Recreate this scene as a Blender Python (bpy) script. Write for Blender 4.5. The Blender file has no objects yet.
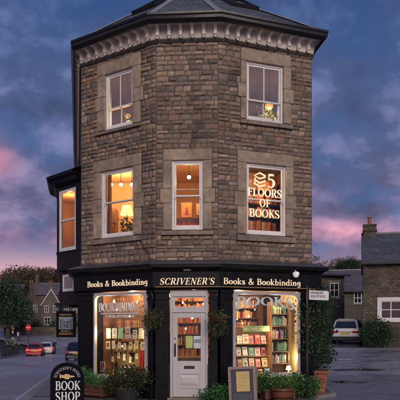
import bpy, math, random
from mathutils import Vector, Matrix, noise
rng = random.Random(11)
SC = bpy.context.scene
COL = SC.collection
rad = math.radians
PI = math.pi

# ------------------------------------------------------------------ helpers
def world_of(o):
    m = o.matrix_basis.copy()
    if o.parent:
        m = world_of(o.parent) @ o.matrix_parent_inverse @ m
    return m

def set_parent(o, p):
    if p is not None:
        o.parent = p
        o.matrix_parent_inverse = world_of(p).inverted()

class MB:
    def __init__(s, M=None):
        s.v = []; s.f = []; s.m = []; s.c = []
        s.M = M or Matrix(); s.col = (1, 1, 1)
    def add(s, verts, faces, mi=0, col=None):
        b = len(s.v); c = col or s.col
        for p in verts:
            s.v.append(s.M @ Vector(p)); s.c.append(c)
        for f in faces:
            s.f.append([b + i for i in f]); s.m.append(mi)
        return s
    def box(s, x0, x1, y0, y1, z0, z1, mi=0, col=None, bev=0.0, R=None):
        if bev <= 0:
            vs = [(x0,y0,z0),(x1,y0,z0),(x1,y1,z0),(x0,y1,z0),(x0,y0,z1),(x1,y0,z1),(x1,y1,z1),(x0,y1,z1)]
            fs = [(0,3,2,1),(4,5,6,7),(0,1,5,4),(1,2,6,5),(2,3,7,6),(3,0,4,7)]
        else:
            b = min(bev, (x1-x0)*.45, (y1-y0)*.45, (z1-z0)*.45)
            vs = []; idx = {}
            for i, (sx, X) in enumerate(((1, x0), (-1, x1))):
                for j, (sy, Y) in enumerate(((1, y0), (-1, y1))):
                    for k, (sz, Z) in enumerate(((1, z0), (-1, z1))):
                        for a in range(3):
                            p = [X + sx*b, Y + sy*b, Z + sz*b]
                            p[a] = (X, Y, Z)[a]
                            idx[(i, j, k, a)] = len(vs); vs.append(tuple(p))
            g = idx
            fs = []
            for i in (0, 1):
                q = [g[(i,0,0,0)], g[(i,1,0,0)], g[(i,1,1,0)], g[(i,0,1,0)]]; fs.append(q if i else q[::-1])
                q = [g[(0,i,0,1)], g[(1,i,0,1)], g[(1,i,1,1)], g[(0,i,1,1)]]; fs.append(q[::-1] if i else q)
                q = [g[(0,0,i,2)], g[(1,0,i,2)], g[(1,1,i,2)], g[(0,1,i,2)]]; fs.append(q if i else q[::-1])
            for i in (0, 1):
                for j in (0, 1):
                    fs.append([g[(i,j,0,0)], g[(i,j,1,0)], g[(i,j,1,1)], g[(i,j,0,1)]])
                    fs.append([g[(i,0,j,0)], g[(i,1,j,0)], g[(i,1,j,2)], g[(i,0,j,2)]])
                    fs.append([g[(0,i,j,1)], g[(1,i,j,1)], g[(1,i,j,2)], g[(0,i,j,2)]])
                    for k in (0, 1):
                        fs.append([g[(i,j,k,0)], g[(i,j,k,1)], g[(i,j,k,2)]])
        if R is not None:
            vs = [R @ Vector(p) for p in vs]
        return s.add(vs, fs, mi, col)
    def prism(s, pts, y0, y1, mi=0, col=None):
        """polygon in (x,z) extruded from y0 to y1"""
        n = len(pts)
        vs = [(p[0], y0, p[1]) for p in pts] + [(p[0], y1, p[1]) for p in pts]
        fs = [list(range(n)), list(range(2*n-1, n-1, -1))]
        for i in range(n):
            j = (i+1) % n
            fs.append([i, i+n, j+n, j])
        return s.add(vs, fs, mi, col)
    def prismx(s, pts, x0, x1, mi=0, col=None):
        """polygon in (y,z) extruded along x"""
        n = len(pts)
        vs = [(x0, p[0], p[1]) for p in pts] + [(x1, p[0], p[1]) for p in pts]
        fs = [list(range(n)), list(range(2*n-1, n-1, -1))]
        for i in range(n):
            j = (i+1) % n
            fs.append([i, i+n, j+n, j])
        return s.add(vs, fs, mi, col)
    def slab(s, poly, z0, z1, mi=0, col=None):
        """polygon in (x,y) extruded along z"""
        n = len(poly)
        vs = [(p[0], p[1], z0) for p in poly] + [(p[0], p[1], z1) for p in poly]
        fs = [list(range(n-1, -1, -1)), list(range(n, 2*n))]
        for i in range(n):
            j = (i+1) % n
            fs.append([i, j, j+n, i+n])
        return s.add(vs, fs, mi, col)
    def tube(s, pts, r, n=8, mi=0, col=None, cap=True):
        pts = [Vector(p) for p in pts]
        rs = r if isinstance(r, (list, tuple)) else [r]*len(pts)
        vs = []; fs = []
        t0 = (pts[1]-pts[0]).normalized()
        ref = Vector((0, 0, 1)) if abs(t0.z) < .9 else Vector((1, 0, 0))
        a = t0.cross(ref).normalized()
        for i, p in enumerate(pts):
            if i == 0: t = pts[1]-pts[0]
            elif i == len(pts)-1: t = pts[-1]-pts[-2]
            else: t = (pts[i+1]-pts[i-1])
            t.normalize()
            a = (a - t*a.dot(t)).normalized(); b = t.cross(a)
            for k in range(n):
                w = 2*PI*k/n
                vs.append(p + (a*math.cos(w) + b*math.sin(w))*rs[i])
        for i in range(len(pts)-1):
            for k in range(n):
                fs.append([i*n+k, i*n+(k+1) % n, (i+1)*n+(k+1) % n, (i+1)*n+k])
        if cap:
            fs.append(list(range(n))[::-1]); fs.append([(len(pts)-1)*n+k for k in range(n)])
        return s.add(vs, fs, mi, col)
    def lathe(s, prof, n=18, c=(0, 0, 0), mi=0, col=None, sx=1, sy=1):
        vs = []; fs = []
        for r, z in prof:
            for k in range(n):
                w = 2*PI*k/n
                vs.append((c[0]+r*math.cos(w)*sx, c[1]+r*math.sin(w)*sy, c[2]+z))
        for i in range(len(prof)-1):
            for k in range(n):
                fs.append([i*n+k, i*n+(k+1) % n, (i+1)*n+(k+1) % n, (i+1)*n+k])
        fs.append(list(range(n))[::-1]); fs.append([(len(prof)-1)*n+k for k in range(n)])
        return s.add(vs, fs, mi, col)
    def ball(s, c, r, n=10, mi=0, col=None, sq=(1, 1, 1)):
        prof = []
        m = max(4, n//2)
        for i in range(m+1):
            w = -PI/2 + PI*i/m
            prof.append((max(1e-4, r*math.cos(w)*sq[0]), r*math.sin(w)*sq[2]))
        return s.lathe(prof, n, c, mi, col, 1, sq[1]/sq[0])
    def build(s, name, mats, parent=None, smooth=False, label=None):
        me = bpy.data.meshes.new(name)
        me.from_pydata([tuple(v) for v in s.v], [], s.f)
        if not isinstance(mats, (list, tuple)): mats = [mats]
        for m in mats: me.materials.append(m)
        if len(mats) > 1:
            me.polygons.foreach_set('material_index', s.m)
        at = me.color_attributes.new('col', 'FLOAT_COLOR', 'POINT')
        flat = []
        for c in s.c: flat += [c[0], c[1], c[2], 1.0]
        at.data.foreach_set('color', flat)
        uv = me.uv_layers.new(name='uv')
        flat = [0.0]*(2*len(me.loops))
        for p in me.polygons:
            n = p.normal
            if abs(n.z) > .98: t = Vector((1, 0, 0))
            else: t = Vector((0, 0, 1)).cross(n).normalized()
            b = n.cross(t)
            for li in p.loop_indices:
                q = me.vertices[me.loops[li].vertex_index].co
                flat[2*li] = q.dot(t); flat[2*li+1] = q.dot(b)
        uv.data.foreach_set('uv', flat)
        if smooth:
            me.shade_smooth()
            try: me.set_sharp_from_angle(angle=rad(40 if smooth is True else smooth))
            except Exception: pass
        me.update()
        o = bpy.data.objects.new(name, me)
        COL.objects.link(o)
        set_parent(o, parent)
        if label: o['label'] = label
        return o

def empty(name, loc=(0, 0, 0), rz=0):
    o = bpy.data.objects.new(name, None)
    o.empty_display_size = .2
    COL.objects.link(o)
    o.location = loc; o.rotation_euler = (0, 0, rz)
    return o

def tag(o, label=None, cat=None, group=None, kind=None):
    if label: o['label'] = label
    if cat: o['category'] = cat
    if group: o['group'] = group
    if kind: o['kind'] = kind
    return o

def copy_tree(o, parent=None):
    c = o.copy(); COL.objects.link(c)
    if parent is not None:
        c.parent = parent; c.matrix_parent_inverse = o.matrix_parent_inverse.copy()
    for ch in [x for x in bpy.data.objects if x.parent is o]:
        copy_tree(ch, c)
    return c

# ------------------------------------------------------------------ materials
def nn(nt, typ, **kw):
    n = nt.nodes.new(typ)
    for k, v in kw.items(): setattr(n, k, v)
    return n

def mixrgb(nt, a, b, fac, mode='MIX'):
    n = nn(nt, 'ShaderNodeMix', data_type='RGBA', blend_type=mode)
    for sock, val in ((n.inputs[0], fac), (n.inputs[6], a), (n.inputs[7], b)):
        if hasattr(val, 'links') or isinstance(val, bpy.types.NodeSocket): nt.links.new(val, sock)
        elif isinstance(val, (int, float)): sock.default_value = val
        else: sock.default_value = (*val[:3], 1)
    return n.outputs[2]

def math_(nt, op, a, b=None, clamp=False):
    n = nn(nt, 'ShaderNodeMath', operation=op); n.use_clamp = clamp
    for i, val in enumerate((a, b)):
        if val is None: continue
        if isinstance(val, (int, float)): n.inputs[i].default_value = val
        else: nt.links.new(val, n.inputs[i])
    return n.outputs[0]

def ramp(nt, fac, stops, interp='LINEAR'):
    n = nn(nt, 'ShaderNodeValToRGB'); cr = n.color_ramp; cr.interpolation = interp
    while len(cr.elements) < len(stops): cr.elements.new(.5)
    for e, (p, c) in zip(cr.elements, stops):
        e.position = p; e.color = (*c, 1) if len(c) == 3 else c
    nt.links.new(fac, n.inputs[0])
    return n.outputs[0]

def noise_tex(nt, vec, scale, detail=4, rough=.55, dist=0):
    n = nn(nt, 'ShaderNodeTexNoise')
    n.inputs['Scale'].default_value = scale; n.inputs['Detail'].default_value = detail
    n.inputs['Roughness'].default_value = rough; n.inputs['Distortion'].default_value = dist
    nt.links.new(vec, n.inputs['Vector'])
    return n.outputs['Fac']

def newmat(name):
    m = bpy.data.materials.new(name); m.use_nodes = True
    nt = m.node_tree
    return m, nt, nt.nodes['Principled BSDF']

def mat(name, col, rough=.6, metal=0.0, var=.18, scale=6, bump=0.0, bscale=40, attr=False, emit=0.0, ecol=None, coat=0, spec=.5, rvar=.1, big=0.0, bigscale=.7, stretch=None, trans=0):
    m, nt, p = newmat(name)
    tc = nn(nt, 'ShaderNodeTexCoord').outputs['Object']
    if stretch:
        mp = nn(nt, 'ShaderNodeMapping'); mp.inputs['Scale'].default_value = stretch
        nt.links.new(tc, mp.inputs['Vector']); tc = mp.outputs[0]
    f = noise_tex(nt, tc, scale, 6, .6)
    base = col
    if attr:
        a = nn(nt, 'ShaderNodeAttribute', attribute_name='col').outputs['Color']
        base = mixrgb(nt, a, col, 1.0, 'MULTIPLY')
    c = ramp(nt, f, [(.25, (1-var,)*3), (.75, (1+var,)*3)])
    out = mixrgb(nt, base, c, 1.0, 'MULTIPLY')
    if big:
        f2 = noise_tex(nt, tc, bigscale, 5, .6)
        c2 = ramp(nt, f2, [(.3, (1-big,)*3), (.7, (1+big*.6,)*3)])
        out = mixrgb(nt, out, c2, 1.0, 'MULTIPLY')
    nt.links.new(out, p.inputs['Base Color'])
    r = ramp(nt, f, [(.2, (max(0, rough-rvar),)*3), (.8, (min(1, rough+rvar),)*3)])
    nt.links.new(r, p.inputs['Roughness'])
    p.inputs['Metallic'].default_value = metal
    p.inputs['Specular IOR Level'].default_value = spec
    if coat: p.inputs['Coat Weight'].default_value = coat; p.inputs['Coat Roughness'].default_value = .06
    if bump:
        fb = noise_tex(nt, tc, bscale, 5, .65)
        b = nn(nt, 'ShaderNodeBump'); b.inputs['Strength'].default_value = bump; b.inputs['Distance'].default_value = .01
        nt.links.new(fb, b.inputs['Height']); nt.links.new(b.outputs[0], p.inputs['Normal'])
    if emit:
        p.inputs['Emission Strength'].default_value = emit
        p.inputs['Emission Color'].default_value = (*(ecol or col), 1)
    return m

def brickmat(name, c1, c2, mortar, bw, bh, ms=.01, rough=.8, bump=.6, var=.25, off=.5, big=.3, spec=.4):
    m, nt, p = newmat(name)
    uv = nn(nt, 'ShaderNodeTexCoord').outputs['UV']
    ob = nn(nt, 'ShaderNodeTexCoord').outputs['Object']
    nz = nn(nt, 'ShaderNodeTexNoise'); nz.inputs['Scale'].default_value = 3.0; nz.inputs['Detail'].default_value = 3
    nt.links.new(ob, nz.inputs['Vector'])
    dv = nn(nt, 'ShaderNodeVectorMath', operation='MULTIPLY_ADD')
    nt.links.new(nz.outputs['Color'], dv.inputs[0]); dv.inputs[1].default_value = (bw*.12, bh*.15, 0)
    nt.links.new(uv, dv.inputs[2])
    b = nn(nt, 'ShaderNodeTexBrick'); b.offset = off
    b.inputs['Scale'].default_value = 1; b.inputs['Brick Width'].default_value = bw; b.inputs['Row Height'].default_value = bh
    b.inputs['Mortar Size'].default_value = ms; b.inputs['Mortar Smooth'].default_value = .3; b.inputs['Bias'].default_value = 0
    b.inputs['Color1'].default_value = (*c1, 1); b.inputs['Color2'].default_value = (*c2, 1); b.inputs['Mortar'].default_value = (*mortar, 1)
    nt.links.new(dv.outputs[0], b.inputs['Vector'])
    f = noise_tex(nt, ob, 9, 6, .65)
    out = mixrgb(nt, b.outputs['Color'], ramp(nt, f, [(.25, (1-var,)*3), (.75, (1+var,)*3)]), 1.0, 'MULTIPLY')
    f2 = noise_tex(nt, ob, .8, 5, .6)
    out = mixrgb(nt, out, ramp(nt, f2, [(.3, (1-big,)*3), (.7, (1+big*.5,)*3)]), 1.0, 'MULTIPLY')
    nt.links.new(out, p.inputs['Base Color'])
    p.inputs['Roughness'].default_value = rough; p.inputs['Specular IOR Level'].default_value = spec
    h = math_(nt, 'ADD', math_(nt, 'MULTIPLY', b.outputs['Fac'], -1.0), math_(nt, 'MULTIPLY', f, .6))
    bp = nn(nt, 'ShaderNodeBump'); bp.inputs['Strength'].default_value = bump; bp.inputs['Distance'].default_value = .015
    nt.links.new(h, bp.inputs['Height']); nt.links.new(bp.outputs[0], p.inputs['Normal'])
    return m

def glassmat(name, tint=(.9, .92, .92), ior=1.55, rough=.015, dirt=.06, dirt_sky_min=0.0):
    m = bpy.data.materials.new(name); m.use_nodes = True; nt = m.node_tree
    for n in list(nt.nodes):
        if n.type == 'BSDF_PRINCIPLED': nt.nodes.remove(n)
    out = [n for n in nt.nodes if n.type == 'OUTPUT_MATERIAL'][0]
    fr = nn(nt, 'ShaderNodeFresnel'); fr.inputs['IOR'].default_value = ior
    tr = nn(nt, 'ShaderNodeBsdfTransparent'); tr.inputs['Color'].default_value = (*tint, 1)
    gl = nn(nt, 'ShaderNodeBsdfGlossy'); gl.inputs['Roughness'].default_value = rough
    ob = nn(nt, 'ShaderNodeTexCoord').outputs['Object']
    f = noise_tex(nt, ob, 1.7, 2, .5)
    bp = nn(nt, 'ShaderNodeBump'); bp.inputs['Strength'].default_value = .25; bp.inputs['Distance'].default_value = .02
    nt.links.new(f, bp.inputs['Height'])
    nt.links.new(bp.outputs[0], gl.inputs['Normal'])
    mx = nn(nt, 'ShaderNodeMixShader')
    nt.links.new(fr.outputs[0], mx.inputs[0]); nt.links.new(tr.outputs[0], mx.inputs[1]); nt.links.new(gl.outputs[0], mx.inputs[2])
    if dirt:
        df = nn(nt, 'ShaderNodeBsdfDiffuse'); df.inputs['Color'].default_value = (.36, .40, .50, 1)  # grey-blue film: dirt, plus sky reflection painted in on the upper panes
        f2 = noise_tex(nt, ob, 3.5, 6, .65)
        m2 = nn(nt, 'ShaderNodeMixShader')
        nt.links.new(ramp(nt, f2, [(.4, (dirt_sky_min,)*3), (.8, (dirt,)*3)]), m2.inputs[0])
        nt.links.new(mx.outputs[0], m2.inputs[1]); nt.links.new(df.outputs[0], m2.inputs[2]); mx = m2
    nt.links.new(mx.outputs[0], out.inputs[0])
    return m

def emitmat(name, col, strength):
    m, nt, p = newmat(name)
    p.inputs['Base Color'].default_value = (*col, 1)
    p.inputs['Emission Color'].default_value = (*col, 1); p.inputs['Emission Strength'].default_value = strength
    return m

def leafmat(name, col, rough=.55):
    """leaf faces: vertex colour variation, some light through the blade"""
    m, nt, p = newmat(name)
    a = nn(nt, 'ShaderNodeAttribute', attribute_name='col').outputs['Color']
    c = mixrgb(nt, a, col, 1.0, 'MULTIPLY')
    nt.links.new(c, p.inputs['Base Color']); p.inputs['Roughness'].default_value = rough
    p.inputs['Specular IOR Level'].default_value = .35
    out = [n for n in nt.nodes if n.type == 'OUTPUT_MATERIAL'][0]
    tl = nn(nt, 'ShaderNodeBsdfTranslucent'); nt.links.new(c, tl.inputs['Color'])
    mx = nn(nt, 'ShaderNodeMixShader'); mx.inputs[0].default_value = .25
    nt.links.new(p.outputs[0], mx.inputs[1]); nt.links.new(tl.outputs[0], mx.inputs[2]); nt.links.new(mx.outputs[0], out.inputs[0])
    return m

def roadmat(name, col, puddle=.62, rough=.42, bumps=.5):
    m, nt, p = newmat(name)
    ob = nn(nt, 'ShaderNodeTexCoord').outputs['Object']
    fine = noise_tex(nt, ob, 60, 5, .7)
    big = noise_tex(nt, ob, .35, 6, .62, .4)
    mid = noise_tex(nt, ob, 1.6, 5, .6)
    c = mixrgb(nt, col, ramp(nt, fine, [(.3, (.6,)*3), (.7, (1.45,)*3)]), 1.0, 'MULTIPLY')
    c = mixrgb(nt, c, ramp(nt, mid, [(.3, (.75,)*3), (.7, (1.25,)*3)]), 1.0, 'MULTIPLY')
    vo = nn(nt, 'ShaderNodeTexVoronoi', feature='DISTANCE_TO_EDGE'); vo.inputs['Scale'].default_value = .55
    wv = nn(nt, 'ShaderNodeVectorMath', operation='MULTIPLY_ADD'); nzc = nn(nt, 'ShaderNodeTexNoise'); nzc.inputs['Scale'].default_value = 1.3; nzc.inputs['Detail'].default_value = 6; nt.links.new(ob, nzc.inputs['Vector'])
    nt.links.new(nzc.outputs['Color'], wv.inputs[0]); wv.inputs[1].default_value = (1.6, 1.6, 0); nt.links.new(ob, wv.inputs[2]); nt.links.new(wv.outputs[0], vo.inputs['Vector'])
    crack = ramp(nt, vo.outputs['Distance'], [(.004, (.5,)*3), (.016, (1,)*3)])
    c = mixrgb(nt, c, crack, 1.0, 'MULTIPLY')
    pat = nn(nt, 'ShaderNodeTexVoronoi'); pat.inputs['Scale'].default_value = .22; nt.links.new(wv.outputs[0], pat.inputs['Vector'])
    c = mixrgb(nt, c, ramp(nt, pat.outputs['Color'], [(.2, (.75,)*3), (.8, (1.25,)*3)]), 1.0, 'MULTIPLY')
    wet = ramp(nt, big, [(puddle-.12, (0,)*3), (puddle+.03, (1,)*3)])
    c = mixrgb(nt, c, mixrgb(nt, c, (.62, .62, .64), 1.0, 'MULTIPLY'), wet)
    nt.links.new(c, p.inputs['Base Color'])
    r = mixrgb(nt, ramp(nt, mid, [(.3, (rough-.13,)*3), (.7, (rough+.12,)*3)]), (.07,)*3, wet)
    nt.links.new(r, p.inputs['Roughness']); p.inputs['Specular IOR Level'].default_value = .8
    st = math_(nt, 'MULTIPLY', math_(nt, 'SUBTRACT', 1.0, wet), bumps)
    b = nn(nt, 'ShaderNodeBump'); b.inputs['Distance'].default_value = .012
    nt.links.new(st, b.inputs['Strength']); nt.links.new(math_(nt, 'ADD', fine, math_(nt, 'MULTIPLY', mid, 1.2)), b.inputs['Height'])
    nt.links.new(b.outputs[0], p.inputs['Normal'])
    return m

STONE = mat('rock_faced_sandstone', (1.27, 1.27, 1.32), .85, var=.42, scale=14, bump=1.0, bscale=45, attr=True, big=.3, bigscale=.55)
MORTAR = mat('mortar', (.085, .072, .064), .9, var=.2, scale=20, bump=.5)
ASHLAR = mat('dressed_sandstone', (.33, .26, .20), .82, var=.34, scale=9, bump=.7, bscale=38, big=.42, bigscale=1.6)
SILL = mat('worn_sandstone_sill', (.23, .185, .15), .8, var=.3, scale=6, bump=.4, bscale=40, big=.3, bigscale=1.5)
SLATE = brickmat('roof_slate', (.075, .08, .095), (.13, .13, .15), (.03, .03, .035), .26, .17, .008, .55, .8, .3)
LEAD = mat('lead_flashing', (.22, .23, .25), .5, var=.2, scale=8)
BLACK = mat('black_gloss_paint', (.0055, .006, .009), .40, spec=.16, rvar=.22, var=.4, scale=5, bump=.06, bscale=25, big=.4)
BOARDBLACK = mat('matt_board_black', (.006, .006, .009), .7, spec=.05, var=.5, scale=12)
BLACKIRON = mat('black_iron', (.012, .012, .014), .45, var=.3, scale=10)
GUTTER = mat('black_gutter_paint', (.009, .010, .014), .4, var=.3, scale=4)
CORNICE = mat('weathered_white_paint', (.78, .73, .66), .65, var=.22, scale=5, bump=.15, big=.35, bigscale=1.3)
WHITE = mat('white_sash_paint', (.70, .70, .71), .45, var=.1, scale=6, bump=.08, bscale=30, big=.12)
DOORWHITE = mat('grey_white_door_paint', (.52, .50, .53), .4, var=.08, scale=5, big=.12)
GLASS = glassmat('window_glass')
GLASSDARK = glassmat('upper_window_glass', (.74, .74, .74), 2.0, dirt=.42, dirt_sky_min=.20)  # heavy film paints a sky reflection into the glass colour
LETTER = mat('cream_lettering', (.82, .68, .45), .4, var=.3, scale=9, emit=.34, ecol=(1, .80, .50))  # emission paints lamp light and glints into the fascia letters
LETTERPALE = mat('pale_blue_lettering', (.45, .56, .60), .5, var=.12, scale=20, emit=.06, ecol=(.5, .75, .85))  # faint glow put into the letter colour
LETTERGLOW = mat('warm_white_lettering', (.85, .74, .5), .5, var=.15, scale=12, emit=.50, ecol=(1, .83, .52))  # emission added so the letters on the glass look brightly lit
LETTERGOLD = mat('gold_lettering', (.55, .36, .12), .45, var=.2, scale=20)
INTWALL = mat('cream_interior_plaster', (.72, .52, .33), .9, var=.12, scale=3, big=.2)
INTCEIL = mat('interior_ceiling', (.75, .6, .42), .9, var=.08, scale=3)
WOODDARK = mat('dark_shelf_wood', (.10, .05, .025), .55, var=.35, scale=5, stretch=(1, 1, 8))
WOOD = mat('brown_wood', (.20, .105, .05), .6, var=.3, scale=5, stretch=(1, 1, 8), bump=.15)
WOODGREY = mat('weathered_frame_wood', (.27, .20, .17), .65, var=.3, scale=6, stretch=(3, 3, 3), bump=.2)
TERRACOTTA = mat('terracotta', (.33, .11, .075), .75, var=.2, scale=6, bump=.2, big=.25, bigscale=3)
SOIL = mat('soil', (.03, .022, .016), .95, var=.4, scale=20, bump=.8)
BARK = mat('bark', (.06, .045, .035), .9, var=.4, scale=10, bump=.8, bscale=20)
PAPER = mat('book_cover', (1, 1, 1), .5, var=.3, scale=18, attr=True)
LEAF = leafmat('leaf_green', (1, 1, 1))
BULB = emitmat('warm_bulb', (1, .62, .26), 22)
# ------------------------------------------------------------------ hand drawn serif alphabet (broad-pen strokes)
TK, TN = .17, .065
def _arc(cx, cy, rx, ry, a0, a1, n=14):
    return [(cx+rx*math.cos(rad(a0+(a1-a0)*i/n)), cy+ry*math.sin(rad(a0+(a1-a0)*i/n))) for i in range(n+1)]
def _cat(P, n=5):
    out = []
    Q = [P[0]] + list(P) + [P[-1]]
    for i in range(1, len(Q)-2):
        p0, p1, p2, p3 = Q[i-1:i+3]
        for k in range(n):
            t = k/n
            out.append(tuple(.5*((2*p1[d]) + (-p0[d]+p2[d])*t + (2*p0[d]-5*p1[d]+4*p2[d]-p3[d])*t*t + (-p0[d]+3*p1[d]-3*p2[d]+p3[d])*t**3) for d in range(len(p1))))
    out.append(tuple(P[-1])); return out
def _st(x, y0, y1, w=TK): return ('s', [(x, y0, w), (x, y1, w)])
def _hz(x0, x1, y, w=TN): return ('s', [(x0, y, w), (x1, y, w)])
def _dg(x0, y0, x1, y1, w): return ('s', [(x0, y0, w), (x1, y1, w)])
def _sf(x, y, w=.30): return _hz(x-w/2, x+w/2, y+(TN/2 if y < .5 else -TN/2), TN)
def _bw(pts): return ('b', pts)      # stroke whose width follows the pen angle
def _S(x0, w, h):
    P = [(.84, .74, TN), (.78, .90, TN), (.5, .985, TN), (.2, .90, .11), (.1, .75, TK), (.22, .60, TK*1.05), (.5, .50, TK*1.1), (.8, .39, TK*1.05), (.9, .24, TK), (.8, .08, .11), (.5, .015, TN), (.2, .08, TN), (.1, .27, TN)]
    return ('s', _cat([(x0+p[0]*w, p[1]*h, p[2]) for p in P]))
G = {}
G['B'] = (.72, [_st(.17, 0, 1), _hz(.03, .4, 1-TN/2), _hz(.17, .42, .53), _hz(.03, .4, TN/2), _bw(_arc(.38, .755, .2, .22, 90, -90)), _bw(_arc(.40, .28, .23, .25, 90, -90))])
G['O'] = (.86, [_bw(_arc(.43, .5, .34, .47, 0, 360, 30))])
G['K'] = (.80, [_st(.17, 0, 1), _sf(.17, 0), _sf(.17, 1), _dg(.66, .97, .2, .42, TN), _dg(.34, .56, .68, .03, TK), _sf(.66, 1, .24), _sf(.69, 0, .26)])
G['S'] = (.62, [_S(.02, .56, 1), _st(.50, .70, .98, TN), _st(.09, .02, .30, TN)])
G['C'] = (.76, [_bw(_arc(.43, .5, .34, .47, 48, 312, 26)), _st(.66, .68, .97, TN), _st(.66, .06, .24, TN)])
G['R'] = (.76, [_st(.17, 0, 1), _sf(.17, 0), _hz(.03, .4, 1-TN/2), _hz(.17, .4, .48), _bw(_arc(.38, .73, .2, .235, 90, -90)), _dg(.40, .48, .66, .03, TK), _sf(.68, 0, .2)])
G['I'] = (.36, [_st(.18, 0, 1), _sf(.18, 0), _sf(.18, 1)])
G['V'] = (.78, [_dg(.14, .98, .40, .02, TK), _dg(.66, .98, .42, .02, TN), _sf(.14, 1, .28), _sf(.66, 1, .24)])
G['A'] = (.80, [_dg(.40, .98, .16, .02, TN), _dg(.40, .98, .64, .02, TK), _hz(.24, .56, .34), _sf(.15, 0, .24), _sf(.65, 0, .3)])
G['E'] = (.66, [_st(.17, 0, 1), _hz(.03, .58, 1-TN/2), _hz(.17, .48, .52), _hz(.03, .6, TN/2), _st(.57, .78, 1, TN), _st(.59, 0, .24, TN), _st(.47, .41, .63, TN)])
G['F'] = (.62, [_st(.17, 0, 1), _hz(.03, .58, 1-TN/2), _hz(.17, .48, .52), _sf(.17, 0), _st(.57, .76, 1, TN), _st(.47, .41, .63, TN)])
G['L'] = (.62, [_st(.17, 0, 1), _sf(.17, 1), _hz(.03, .58, TN/2), _st(.57, 0, .26, TN)])
G['N'] = (.84, [_st(.16, 0, 1, TN), _st(.68, 0, 1, TN), _dg(.16, .98, .68, .02, TK), _sf(.16, 0, .24), _sf(.68, 1, .24), _sf(.10, 1, .2)])
G['H'] = (.86, [_st(.18, 0, 1), _st(.68, 0, 1), _hz(.18, .68, .52), _sf(.18, 0), _sf(.18, 1), _sf(.68, 0), _sf(.68, 1)])
G['P'] = (.68, [_st(.17, 0, 1), _sf(.17, 0), _hz(.03, .4, 1-TN/2), _hz(.17, .4, .45), _bw(_arc(.38, .715, .21, .25, 90, -90))])
G['D'] = (.82, [_st(.17, 0, 1), _hz(.03, .4, 1-TN/2), _hz(.03, .4, TN/2), _bw(_arc(.38, .5, .34, .465, 90, -90, 20))])
G['G'] = (.82, [_bw(_arc(.43, .5, .34, .47, 48, 300, 26)), _st(.66, .68, .97, TN), _st(.64, .02, .44), _hz(.5, .78, .43)])
G['T'] = (.74, [_st(.37, 0, 1), _sf(.37, 0), _hz(.05, .69, 1-TN/2), _st(.06, .76, 1, TN), _st(.68, .76, 1, TN)])
G['Y'] = (.74, [_dg(.12, .98, .38, .45, TK), _dg(.62, .98, .38, .45, TN), _st(.37, 0, .46), _sf(.37, 0), _sf(.12, 1, .26), _sf(.62, 1, .22)])
G['U'] = (.80, [_st(.17, .3, 1), _bw(_arc(.40, .3, .23, .27, 180, 360, 16)), _st(.63, .3, 1, TN), _sf(.17, 1), _sf(.63, 1, .24)])
G['M'] = (.98, [_st(.16, 0, 1, TN), _st(.80, 0, 1), _dg(.16, .98, .48, .05, TK), _dg(.8, .98, .48, .05, TN), _sf(.16, 0, .24), _sf(.8, 0), _sf(.1, 1, .2), _sf(.84, 1, .24)])
G['&'] = (.86, [('s', _cat([(.80, .50, TN), (.66, .20, TN), (.42, .015, .08), (.16, .10, .13), (.12, .28, TK), (.30, .50, .10), (.50, .68, TN), (.52, .86, .1), (.38, .98, TN), (.25, .86, .12), (.28, .68, TK), (.50, .34, TK), (.78, .03, .12)]))])
G["'"] = (.24, [('s', [(.12, 1, .15), (.10, .70, .05)])])
G['4'] = (.66, [_st(.45, 0, 1), _hz(.03, .62, .27, .08), _dg(.44, .98, .06, .28, .07), _sf(.45, 0, .28)])
G['2'] = (.62, [('s', _cat([(.10, .74, .12), (.16, .92, TN), (.34, .98, .08), (.50, .86, .14), (.50, .68, TK), (.34, .40, .12), (.08, .06, TN)])), _hz(.05, .56, .075, .15)])
G['5'] = (.64, [_hz(.14, .54, .93, .13), _st(.15, .52, .98, TN), ('s', _cat([(.14, .53, TN), (.30, .62, .08), (.50, .50, .15), (.54, .30, TK), (.44, .10, .12), (.26, .02, TN), (.08, .10, .12)]))])
G['1'] = (.40, [_st(.2, 0, 1), _sf(.2, 0), _dg(.2, .98, .07, .84, TN)])
G['0'] = (.66, [_bw(_arc(.33, .5, .25, .47, 0, 360, 26))])
G['o'] = (.58, [_bw(_arc(.29, .32, .22, .29, 0, 360, 22))])
G['k'] = (.62, [_st(.14, 0, 1), _sf(.14, 0, .26), _hz(.01, .14, 1-TN/2), _dg(.5, .6, .16, .26, TN), _dg(.27, .34, .52, .03, TK*.9), _sf(.48, .66, .2), _sf(.53, 0, .2)])
G['s'] = (.46, [_S(.03, .40, .64), _st(.38, .44, .62, TN), _st(.08, .02, .2, TN)])
G['b'] = (.62, [_st(.14, 0, 1, .14), _hz(.01, .14, 1-TN/2), _bw(_arc(.33, .32, .20, .29, 130, -130, 18))])
G['d'] = (.62, [_st(.46, 0, 1, .14), _hz(.33, .46, 1-TN/2), _hz(.46, .60, TN/2), _bw(_arc(.27, .32, .20, .29, 50, 310, 18))])
G['i'] = (.30, [_st(.15, 0, .62, .14), _sf(.15, 0, .27), _hz(.02, .15, .62-TN/2), ('s', [(.07, .85, .15), (.22, .85, .15)])])
G['n'] = (.64, [_st(.14, 0, .62, .14), _sf(.14, 0, .26), _hz(.02, .14, .62-TN/2), _bw(_arc(.33, .36, .17, .24, 160, 0, 12)), _st(.50, 0, .36, .14), _sf(.50, 0, .26)])
G['g'] = (.58, [_bw(_arc(.27, .36, .19, .24, 0, 360, 20)), _st(.46, -.1, .62, .12), _bw(_arc(.27, -.08, .19, .17, 0, -150, 10)), _hz(.44, .58, .60)])
G[' '] = (.34, [])
_w = .12
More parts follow.
